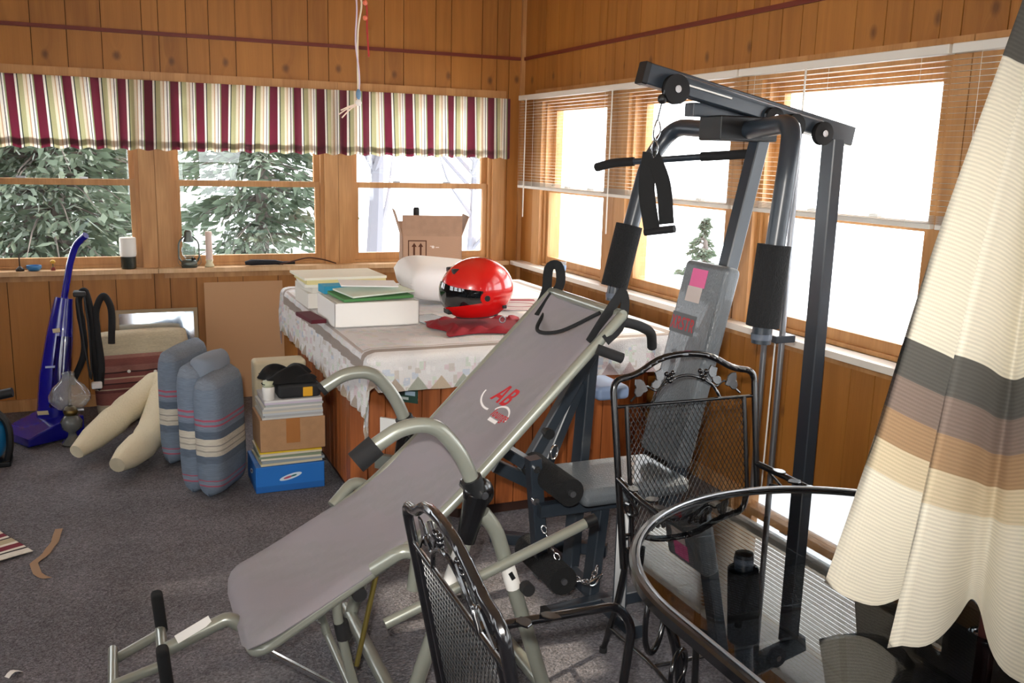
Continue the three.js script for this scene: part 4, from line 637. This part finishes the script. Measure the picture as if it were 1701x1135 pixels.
// ---------------------------------------------------------------- the pile of boxes and magazines beside the tub
{
  const art = drawn(256, 128, (c, w, h) => { c.fillStyle = '#1b6fc4'; c.fillRect(0, 0, w, h); c.fillStyle = '#1560ae'; c.fillRect(0, 96, w, 32); c.save(); c.translate(128, 58); c.rotate(-0.12); c.fillStyle = '#cfe3f0'; c.beginPath(); c.ellipse(0, 0, 44, 13, -0.2, 0, 7); c.fill(); c.fillStyle = '#b6506a'; c.beginPath(); c.ellipse(-10, 2, 18, 5, -0.2, 0, 7); c.fill(); c.fillStyle = '#1f6a66'; c.beginPath(); c.ellipse(12, -2, 12, 4, -0.2, 0, 7); c.fill(); c.restore(); });
  solo('shoe_box', rbox(-2.325, -1.975, 0.001, 0.14, 1.74, 2.045, 0.004, 1), std(0xffffff, 0.55, { map: art }), 'flat bright blue box on the floor under the pile of magazines', 'box');
  let y = 0.1415; const mags = [['#c9c3a5', 0.012], ['#8e9aa0', 0.014], ['#d8d3bf', 0.01], ['#7d8c72', 0.013], ['#cfc8b8', 0.012], ['#d6b82c', 0.007]];
  const magazine = (c, t, x, w, z1, d, ry, label, group) => { const p = hex(c); solo('magazine', turned(merge([box(-w / 2, w / 2, 0, t, -d / 2, d / 2)]), 0, ry, 0, [x, y, z1 - d / 2]), std(new THREE.Color(p[0] / 255, p[1] / 255, p[2] / 255).convertSRGBToLinear(), 0.6), label, 'magazine', group); y += t + 0.0004; };
  const lower = ['khaki', 'slate grey', 'cream', 'moss green', 'light stone', 'thin yellow']; mags.forEach(([c, t], i) => magazine(c, t, -2.14 + rr(-0.008, 0.012), 0.32 + rr(-0.02, 0.01), 2.035, 0.27, rr(-0.05, 0.05), lower[i] + ' magazine between the blue box and the small cardboard carton'));
  const g = thing('cardboard_carton', 'small brown cardboard carton sealed with tape in the middle of the pile', 'box', [-2.13, y, 1.9]), c0 = y; part('carton_body', uvm(rbox(-2.295, -1.965, y + 0.0005, y + 0.17, 1.75, 2.03, 0.004, 1)), M.card, g); part('tape', merge([box(-2.165, -2.095, y + 0.04, y + 0.1705, 2.03, 2.0306), box(-2.165, -2.095, y + 0.17, y + 0.1706, 1.75, 2.03)]), std(0xa9713f, 0.3), g); y = c0 + 0.1715;
  const tones = ['white', 'grey', 'pale blue', 'ivory', 'light grey', 'off-white', 'silver', 'pale lilac', 'white'], ord = ['lowest', 'second', 'third', 'fourth', 'fifth', 'sixth', 'seventh', 'eighth', 'topmost'];
  ['#c4c5c2', '#a7aaad', '#bcc3c8', '#cbc7b9', '#b3b6b7', '#d2d1cb', '#a9b0b0', '#c7bfd0', '#d9dadb'].forEach((c, i) => magazine(c, 0.0105, -2.125 + rr(-0.006, 0.006), 0.3 + rr(-0.012, 0.008), 2.03, 0.26, rr(-0.03, 0.03), ord[i] + ' magazine of the stack on the cardboard carton, ' + tones[i]));
  const t = thing('camera_case', 'black zipped case with a yellow tag on the magazine stack', 'case', [-2.07, y, 1.92]); part('case_body', rbox(-2.2, -1.98, y, y + 0.075, 1.82, 2.02, 0.02, 2), std(0x191a1d, 0.7), t); part('tag', rbox(-2.075, -2.025, y + 0.008, y + 0.058, 2.018, 2.026, 0.004, 1), std(0xe0a61f, 0.5), t);
  solo('cloth_bundle', sheet(26, 22, (u, v) => { const a = u * 2 - 1, b = v * 2 - 1, e = Math.max(0, 1 - a ** 4) * Math.max(0, 1 - b ** 4); return [-2.13 + a * 0.13 + 0.015 * Math.sin(b * 6), y + 0.076 + 0.07 * e * (0.7 + 0.3 * Math.sin(a * 5 + b * 4)) + 0.002, 1.88 + b * 0.13]; }, 0.004), std(0x0e0f11, 0.95), 'crumpled black cloth on top of the magazine pile', 'cloth');
  const j = thing('jar', 'small white jar at the left edge of the magazine stack', 'jar', [-2.243, y, 1.99]); local('jar_body', lathe([[0, 0], [0.03, 0], [0.032, 0.06], [0.026, 0.066], [0, 0.066]]), M.white, j); local('lid', lathe([[0, 0.066], [0.028, 0.066], [0.028, 0.095], [0, 0.095]]), std(0xbfc4a8, 0.5), j);
  solo('foam_pad', rbox(-2.27, -1.99, 0.001, 0.61, 1.56, 1.68, 0.02, 2), std(0xcfc3a6, 0.9), 'tan upright foam pad behind the magazine pile', 'pad');
}

// ---------------------------------------------------------------- cushions along the back wall
const stripes = (rows, s) => pixelTexture(64, 512, (u, v, x, y) => { let c = rows[0][1]; for (const [a, q] of rows) if (v >= a) c = q; const k = 0.92 + 0.14 * hash(x, y, s) - 0.06 * noise(u * 8, v * 60, s); return hex(c).map((q) => q * k); });
{
  const t = stripes([[0, '#c9bfa6'], [0.12, '#c9bfa6'], [0.2, '#8d5650'], [0.33, '#6d3b3c'], [0.36, '#b9a48f'], [0.375, '#7d4644'], [0.42, '#3f2a2b'], [0.435, '#96605a'], [0.48, '#c2ad98'], [0.495, '#7d4644'], [0.54, '#3f2a2b'], [0.555, '#9a6a62'], [0.62, '#8d5650'], [0.70, '#a97a70'], [0.74, '#cdc4aa']], 3);
  const g = thing('seat_cushion', 'cream chair cushion with maroon stripes leaning against the back wall', 'cushion', [-2.79, 0, 0.44], 'outdoor chair cushions on the floor');
  const q = cushion(0.58, 0.58, 0.14, { p: 8, puff: 0.45, tuft: [[0.35, 0.56], [0.62, 0.54]] }); turned(q, -0.12, 0.06, 0.02, [-2.79, 0.296, 0.42]); part('cushion_body', q, std(0xffffff, 0.92, { map: t }), g);
  for (const [x, y] of [[-2.875, 0.331], [-2.72, 0.32]]) part('tuft_button', ball(0.011, [x, y, 0.478], 1, 1, 0.5, 10), M.white, g);
}
{
  const blue = stripes([[0, '#6d7b8c'], [0.1, '#a7566a'], [0.115, '#7a8798'], [0.15, '#a7566a'], [0.16, '#6d7b8c'], [0.3, '#5d6b7c'], [0.36, '#c8c2b4'], [0.395, '#9a968c'], [0.405, '#cbc5b6'], [0.44, '#94908a'], [0.45, '#cbc5b6'], [0.5, '#586677'], [0.56, '#738192'], [0.6, '#ac5468'], [0.615, '#7a8798'], [0.64, '#ac5468'], [0.655, '#748294'], [0.9, '#7c8694']], 6);
  const bm = std(0xffffff, 0.92, { map: blue });
  const a = thing('seat_cushion', 'blue-grey striped cushion standing upright, partly behind the folded one', 'cushion', [-2.6, 0, 1.3], 'outdoor chair cushions on the floor'); part('cushion_body', turned(cushion(0.44, 0.66, 0.15, { p: 6 }), 0, 1.05, 0.0, [-2.6, 0.335, 1.3]), bm, a);
  // folded over: two thick leaves joined along the top
  const b = thing('seat_cushion', 'blue-grey striped cushion folded double, nearest the blue box', 'cushion', [-2.4, 0, 1.8], 'outdoor chair cushions on the floor');
  const leaf = (x, z, ry, w, h) => turned(cushion(w, h, 0.15, { p: 7 }), 0, ry, 0.03, [x, h / 2 + 0.004, z]);
  part('cushion_leaf', leaf(-2.545, 1.82, 1.05, 0.36, 0.69), bm, b); part('cushion_leaf', leaf(-2.475, 1.92, 1.0, 0.34, 0.64), bm, b); part('cushion_fold', turned(cushion(0.3, 0.16, 0.15, { p: 3 }), 0, 1.02, 0, [-2.51, 0.63, 1.85]), std(0x7c8694, 0.92), b);
}
{ // soft cream bolster bent double
  const cream = std(0xe0d6ba, 0.95, { bumpMap: rep(foamBump, 2, 2), bumpScale: 0.002 });
  const path = fillet([V(-3.17, 0.085, 1.3), V(-2.93, 0.2, 1.0), V(-2.72, 0.31, 0.74), V(-2.69, 0.27, 0.88), V(-2.8, 0.12, 1.3), V(-2.97, 0.085, 1.6)], 0.1, 8);
  solo('bolster_cushion', sweep(smooth(path, 90), circle(0.084, 18, 0.078), { crease: 1.2, scale: (t) => { const e = Math.min(1, Math.min(t, 1 - t) * 26); return (0.5 + 0.5 * Math.sqrt(1 - (1 - e) ** 2)) * (1 + 0.04 * Math.sin(t * 40)); } }), cream, 'limp cream bolster cushion bent double on the carpet', 'cushion', 'outdoor chair cushions on the floor');
}
{ const g = thing('framed_mirror', 'framed mirror with a bright bluish reflection leaning behind the maroon-striped cushion', 'mirror', [-2.68, 0, 0.14]), lean = (q) => turned(q, -0.12, 0, 0, [-2.68, 0, 0.17]), fr = std(0x9c8766, 0.5);
  part('mirror_glass', lean(box(-0.235, 0.235, 0.025, 0.645, -0.012, -0.008)), std(0xd5dfe8, 0.06, { metalness: 1 }), g); for (const q of [box(-0.26, 0.26, 0.64, 0.665, -0.014, 0), box(-0.26, 0.26, 0.002, 0.027, -0.014, 0), box(-0.26, -0.235, 0.027, 0.64, -0.014, 0), box(0.235, 0.26, 0.027, 0.64, -0.014, 0)]) part('frame_bar', lean(q), fr, g); }
solo('cardboard_sheet', uvm(turned(box(-0.265, 0.265, 0, 0.82, 0, 0.006), -0.05, 0, 0, [-2.1, 0.0, 0.06])), std(0xc39a74, 0.9), 'flat brown cardboard sheet leaning on the back wall', 'cardboard');

// ---------------------------------------------------------------- upright vacuum cleaner
{
  const g = thing('vacuum_cleaner', 'dark blue upright vacuum cleaner with a coiled black hose by the back wall', 'vacuum cleaner', [-3.33, 0, 0.62]), blue = phys(0x14148c, 0.25, { clearcoat: 0.6 }), P = (n, q, m = blue) => part(n, q, m, g);
  P('floor_head', (() => { const s = new THREE.Shape([[-0.17, 0.02], [0.15, 0.02], [0.15, 0.12], [0.08, 0.13], [-0.12, 0.07], [-0.17, 0.05]].map(([a, b]) => new THREE.Vector2(a, b))); const q = new THREE.ExtrudeGeometry(s, { depth: 0.3, bevelEnabled: true, bevelSize: 0.01, bevelThickness: 0.01, bevelSegments: 2 }); q.translate(0, 0, -0.15); q.rotateY(0.55); q.translate(-3.36, 0, 0.66); return q; })());
  for (const [x, z] of [[-3.28, 0.52], [-3.2, 0.66]]) P('wheel', rod(V(x, 0.035, z), V(x + 0.02, 0.035, z + 0.03), 0.035, 16), M.rubber);
  P('body', sweep([V(-3.315, 0.1, 0.6), V(-3.29, 0.35, 0.58), V(-3.25, 0.6, 0.55), V(-3.215, 0.82, 0.53)], circle(0.105, 20, 0.085), { scale: (t) => 1 - 0.45 * t * t, crease: 0.9 }));
  P('dust_cover', sweep([V(-3.27, 0.18, 0.66), V(-3.25, 0.4, 0.64), V(-3.225, 0.6, 0.61)], circle(0.07, 16, 0.06), { scale: (t) => 1 - 0.35 * t, crease: 0.9 }), phys(0x0c0c58, 0.15, { clearcoat: 1 }));
  P('badge', turned(box(-0.02, 0.02, -0.012, 0.012, 0, 0.003), -0.1, 0, 0.1, [-3.262, 0.64, 0.628]), std(0xb8a888, 0.4)); P('badge', turned(box(-0.03, 0.03, -0.014, 0.014, 0, 0.003), -0.9, 0.3, 0.2, [-3.36, 0.165, 0.72]), std(0xc9c0a0, 0.4)); P('lettering', turned(box(-0.035, 0.035, -0.006, 0.006, 0, 0.002), -0.1, 0, 0, [-3.298, 0.43, 0.668]), std(0x9fa8c8, 0.5));
  P('handle', sweep(smooth([[-3.215, 0.8, 0.53], [-3.185, 0.95, 0.53], [-3.16, 1.05, 0.54], [-3.125, 1.14, 0.56], [-3.07, 1.2, 0.6]], 20), circle(0.024, 12, 0.02), { crease: 0.9 }));
  P('hose', sweep(smooth([[-3.2, 0.3, 0.6], [-3.12, 0.5, 0.6], [-3.13, 0.82, 0.58], [-3.1, 0.87, 0.6], [-3.07, 0.75, 0.62], [-3.06, 0.35, 0.63], [-3.05, 0.28, 0.64], [-3.03, 0.4, 0.64], [-3.04, 0.75, 0.63], [-2.995, 0.84, 0.64], [-2.96, 0.78, 0.65], [-2.965, 0.55, 0.66]], 90), circle(0.02, 10), { crease: 0.9, scale: (t) => 1 + 0.1 * (Math.floor(t * 180) % 2) }), M.rubber); P('power_cord', sweep(smooth([[-3.14, 0.85, 0.64], [-3.11, 0.5, 0.66], [-3.09, 0.34, 0.67], [-3.085, 0.6, 0.665], [-3.1, 0.84, 0.64]], 30), circle(0.006, 6)), M.black); P('cord_hook', rbox(-3.16, -3.09, 0.84, 0.87, 0.56, 0.66, 0.008, 1), M.black); P('plug', rbox(-3.09, -3.03, 0.29, 0.33, 0.69, 0.73, 0.008, 1), std(0xd9d6d8, 0.5));
}
{ // oil lamp with a glass shade
  const g = thing('oil_lamp', 'clear glass oil lamp with a round globe standing before the vacuum', 'oil lamp', [-3.205, 0, 0.86]), gl = phys(0xf2f6f6, 0.03, { transmission: 0.85, thickness: 0, ior: 1.5 });
  local('font', lathe([[0.0, 0.0], [0.062, 0.0], [0.06, 0.015], [0.025, 0.05], [0.022, 0.075], [0.055, 0.1], [0.06, 0.14], [0.04, 0.175], [0.02, 0.18]]), phys(0x9aa0a0, 0.05, { transmission: 0.6, thickness: 0, clearcoat: 1 }), g); local('burner', lathe([[0.02, 0.178], [0.036, 0.18], [0.042, 0.2], [0.03, 0.225], [0.014, 0.235]]), std(0x6f5c34, 0.35, { metalness: 0.8 }), g);
  local('globe', lathe([[0.04, 0.21], [0.075, 0.225], [0.112, 0.27], [0.112, 0.3], [0.085, 0.35], [0.045, 0.385], [0.032, 0.41], [0.036, 0.43]], [0, 0, 0], 32), gl, g); local('wick_knob', rod(V(0.035, 0.205, 0), V(0.07, 0.205, 0), 0.008), M.steel, g);
}
{ // blue blower at the left edge of the picture
  const g = thing('blower', 'bright blue round-bodied tool with a black handle, cut by the left edge', 'tool', [-3.62, 0, 1.1]); local('body', ball(0.13, [0, 0.16, 0], 0.85, 1.2, 0.9, 24), phys(0x1e7fc0, 0.3, { clearcoat: 0.5 }), g); local('handle', tube([[-0.02, 0.3, 0], [0, 0.37, 0], [0.15, 0.4, 0.02]], 0.026, { bend: 0.05 }), M.black, g); local('guard', sweep(smooth([[0.03, 0.33, 0.02], [0.11, 0.24, 0.04], [0.12, 0.12, 0.05], [0.1, 0.02, 0.05]], 14), circle(0.02, 8)), M.black, g); local('foot', rbox(-0.09, 0.12, 0, 0.03, -0.07, 0.09, 0.008, 1), M.black, g);
}

// ---------------------------------------------------------------- things on the window sills
const SY = OY0 + 0.001;
{
  const f = thing('figurine', 'small dark figurine with a thin spike on the left sill', 'figurine', [-3.475, SY, 0.055]); local('figure', lathe([[0, 0], [0.024, 0], [0.026, 0.01], [0.01, 0.025], [0.006, 0.03], [0, 0.03]]), M.black, f); local('spike', rod(V(0, 0.02, 0), V(0, 0.105, 0), 0.004), std(0x2b1c16, 0.6), f);
  const d = thing('trinket_dish', 'small blue oval dish on the left sill beside the figurine', 'dish', [-3.395, SY, 0.055]); local('bowl', lathe([[0, 0], [0.03, 0], [0.045, 0.018], [0.044, 0.034], [0.04, 0.034], [0.034, 0.012], [0, 0.008]]), std(0x3f7fb5, 0.35), d);
  const y = thing('toy_flower', 'tiny yellow and red ornament behind the vacuum handle', 'ornament', [-3.285, SY, 0.06]); local('base', lathe([[0, 0], [0.014, 0], [0.01, 0.02], [0, 0.02]]), std(0x7c2f2a, 0.6), y); local('stem', rod(V(0, 0.015, 0), V(0, 0.05, 0), 0.003), std(0x3c5a3a, 0.7), y); local('bloom', ball(0.016, [0, 0.055, 0], 1, 0.8, 1, 10), std(0xc9a23a, 0.6), y);
  const c = thing('jar_candle', 'white-topped jar candle at the right end of the left sill', 'candle', [-2.835, SY, 0.05]); local('glass_jar', lathe([[0, 0], [0.046, 0], [0.048, 0.01], [0.048, 0.085], [0.044, 0.092]]), phys(0x4a4f48, 0.08, { transmission: 0.5, thickness: 0 }), c); local('wax', lathe([[0, 0.07], [0.045, 0.07], [0.052, 0.095], [0.052, 0.2], [0.048, 0.205], [0, 0.205]]), M.paper, c);
  const l = thing('lantern', 'old metal hurricane lantern on the middle sill', 'lantern', [-2.455, SY, 0.05]), lm = std(0x6d746e, 0.45, { metalness: 0.7 }); local('tank', lathe([[0, 0], [0.05, 0], [0.052, 0.03], [0.04, 0.05], [0.02, 0.055]]), lm, l); local('globe', lathe([[0.025, 0.06], [0.045, 0.085], [0.048, 0.12], [0.034, 0.165], [0.026, 0.17]]), phys(0xe4ecec, 0.04, { transmission: 0.9, thickness: 0 }), l); local('chimney', lathe([[0.03, 0.17], [0.036, 0.18], [0.026, 0.2], [0.026, 0.235], [0.018, 0.25], [0, 0.252]]), lm, l); for (const s of [-1, 1]) local('side_tube', tube([[s * 0.04, 0.03, 0], [s * 0.066, 0.06, 0], [s * 0.064, 0.17, 0], [s * 0.025, 0.21, 0]], 0.006, { bend: 0.03 }), lm, l); local('bail', sweep(smooth([[-0.062, 0.1, 0.01], [-0.07, 0.03, 0.04], [0, 0.004, 0.052], [0.07, 0.03, 0.04], [0.062, 0.1, 0.01]], 20), circle(0.002, 5)), lm, l); local('wick_wheel', rod(V(0.02, 0.06, 0.02), V(0.03, 0.06, 0.05), 0.009), M.black, l);
  const p = thing('pillar_candle', 'tall pale pillar candle right of the lantern', 'candle', [-2.325, SY, 0.05]); local('holder', lathe([[0, 0], [0.032, 0], [0.03, 0.012], [0.02, 0.03], [0.026, 0.05], [0, 0.05]]), std(0xd6cfae, 0.4), p); local('wax', lathe([[0, 0.05], [0.023, 0.05], [0.022, 0.235], [0.018, 0.24], [0, 0.238]]), std(0xe3cfc6, 0.6), p); local('wick', rod(V(0, 0.236, 0), V(0.002, 0.25, 0), 0.0015, 5), M.black, p);
  const k = thing('folded_umbrella', 'short black folded umbrella lying on the middle sill', 'umbrella', [-1.95, SY, 0.055]); local('cover', sweep([V(-0.14, 0.02, 0), V(-0.1, 0.024, 0), V(0.06, 0.022, 0), V(0.12, 0.014, 0)], circle(0.02, 12), { scale: (t) => 0.6 + 0.5 * Math.sin(Math.PI * Math.min(1, t * 1.2)) }), std(0x14161f, 0.8), k); local('grip', rod(V(0.11, 0.016, 0), V(0.2, 0.016, 0), 0.011), M.rubber, k);
  solo('bent_twig', sweep(smooth([[-1.86, SY + 0.008, 0.075], [-1.76, SY + 0.03, 0.07], [-1.66, SY + 0.05, 0.065], [-1.56, SY + 0.038, 0.07], [-1.46, SY + 0.007, 0.072]], 24), circle(0.005, 6)), std(0x4b2b1c, 0.8), 'thin dark bent twig at the right end of the middle sill', 'twig');
  const q = thing('tumbler', 'little clear glass with blue print on the right wall sill', 'glass', [-0.055, SY, 0.88]); local('glass_wall', lathe([[0, 0], [0.026, 0], [0.03, 0.08], [0.028, 0.08], [0.025, 0.006], [0, 0.006]]), phys(0xf0f6fa, 0.03, { transmission: 0.9, thickness: 0 }), q); local('print', lathe([[0.0272, 0.02], [0.029, 0.055]]), std(0x86a3c8, 0.4, { side: THREE.DoubleSide }), q);
}

// ---------------------------------------------------------------- ceiling fan above the picture with its pull cords
{
  const g = thing('ceiling_fan', 'brown bladed ceiling fan just above the frame', 'fan', [-1.95, 2.5, 2.05]), w = std(0x5a3018, 0.45);
  part('down_rod', rod(V(-1.95, 2.62, 2.05), V(-1.95, HC, 2.05), 0.014), M.steel, g); part('canopy_cup', lathe([[0.014, -0.06], [0.06, -0.03], [0.07, 0]], [-1.95, HC, 2.05]), std(0x8a7444, 0.4, { metalness: 0.7 }), g); part('motor', lathe([[0, 2.53], [0.08, 2.53], [0.11, 2.56], [0.11, 2.61], [0.07, 2.645], [0, 2.65]], [-1.95, 0, 2.05], 28), std(0x8a7444, 0.4, { metalness: 0.7 }), g);
  for (let k = 0; k < 5; k++) { const a = k * Math.PI * 0.4 + 0.16; part('blade', turned(turned(rbox(0.13, 0.58, -0.004, 0.004, -0.065, 0.065, 0.003, 1), 0.18, 0, 0), 0, -a, 0, [-1.95, 2.545, 2.05]), w, g); part('blade_arm', turned(box(0.08, 0.17, -0.004, 0.004, -0.02, 0.02), 0, -a, 0, [-1.95, 2.55, 2.05]), M.steel, g); }
  const cords = thing('pull_cord', 'knotted white and red pull cords hanging from the ceiling fan', 'cord', [-1.79, 1.92, 2.06]);
  const st = (pts, r, c, n) => part(n, sweep(smooth(pts, 26), circle(r, 6)), std(c, 0.8), cords);
  st([[-1.8, 2.53, 2.05], [-1.765, 2.44, 2.05], [-1.785, 2.3, 2.06], [-1.79, 2.1, 2.07], [-1.79, 1.98, 2.08]], 0.0045, 0xf0e2c4, 'cord'); st([[-1.8, 2.53, 2.06], [-1.79, 2.4, 2.06], [-1.8, 2.25, 2.07], [-1.785, 2.08, 2.08], [-1.79, 1.98, 2.08]], 0.004, 0xd9c7d6, 'cord'); st([[-1.8, 2.53, 2.04], [-1.745, 2.44, 2.05], [-1.74, 2.3, 2.06], [-1.735, 2.18, 2.07]], 0.005, 0xb0302c, 'cord'); for (const y of [2.43, 2.36]) part('bead', ball(0.012, [-1.748, y, 2.055], 1, 1, 1, 10), std(0xe87a5a, 0.4), cords);
  part('knot', ball(0.016, [-1.79, 2.0, 2.08], 0.8, 1.6, 0.8, 10), std(0x6f8faa, 0.8), cords); part('knot', ball(0.016, [-1.79, 1.96, 2.08], 1, 1, 1, 10), std(0xf3eee6, 0.8), cords); for (const [dx, dy] of [[-0.1, -0.055], [-0.09, -0.035], [-0.085, -0.07]]) st([[-1.79, 1.955, 2.08], [-1.79 + dx * 0.5, 1.955 + dy * 0.4, 2.085], [-1.79 + dx, 1.955 + dy, 2.09]], 0.0035, 0xf0d9c6, 'frayed_end');
}

// ---------------------------------------------------------------- things on the carpet
{
  const t = stripes([[0, '#d8d0c4'], [0.18, '#7b1f32'], [0.3, '#e8e2d6'], [0.36, '#39322f'], [0.4, '#b9ab8c'], [0.55, '#e8e2d6'], [0.62, '#7b1f32'], [0.76, '#e4ddd0'], [0.82, '#39322f'], [0.86, '#e8e2d6']], 5);
  solo('striped_cloth', turned(sheet(20, 20, (u, v) => [-0.3 + 0.6 * u, 0.006 + 0.008 * fbm(u * 4, v * 4, 3, 0, 0), -0.17 + 0.34 * v], 0.003), 0, 0.5, 0, [-3.66, 0.001, 2.44]), std(0xffffff, 0.95, { map: t }), 'burgundy and white striped cloth on the carpet, cut by the left edge', 'cloth');
  solo('masking_tape', sheet(30, 2, (u, v) => { const q = [[-3.225, 2.2], [-3.235, 2.35], [-3.262, 2.47], [-3.305, 2.57], [-3.285, 2.68], [-3.245, 2.74]], f = u * 4.999, k = Math.floor(f), s = f - k; return [q[k][0] + (q[k + 1][0] - q[k][0]) * s + (v - 0.5) * 0.032, 0.003 + 0.004 * Math.sin(u * 14) ** 2, q[k][1] + (q[k + 1][1] - q[k][1]) * s]; }, 0.001), std(0x9c7d5f, 0.8), 'crooked strip of brown tape on the carpet', 'tape');
  solo('paper_scrap', turned(sheet(6, 3, (u, v) => [u * 0.07, 0.004 + 0.01 * Math.sin(u * 5), v * 0.02], 0.001), 0, 0.8, 0, [-3.335, 0.0005, 3.48]), M.paper, 'white paper scrap on the carpet by the lower left corner', 'paper');
}
renderer.render(scene, camera);
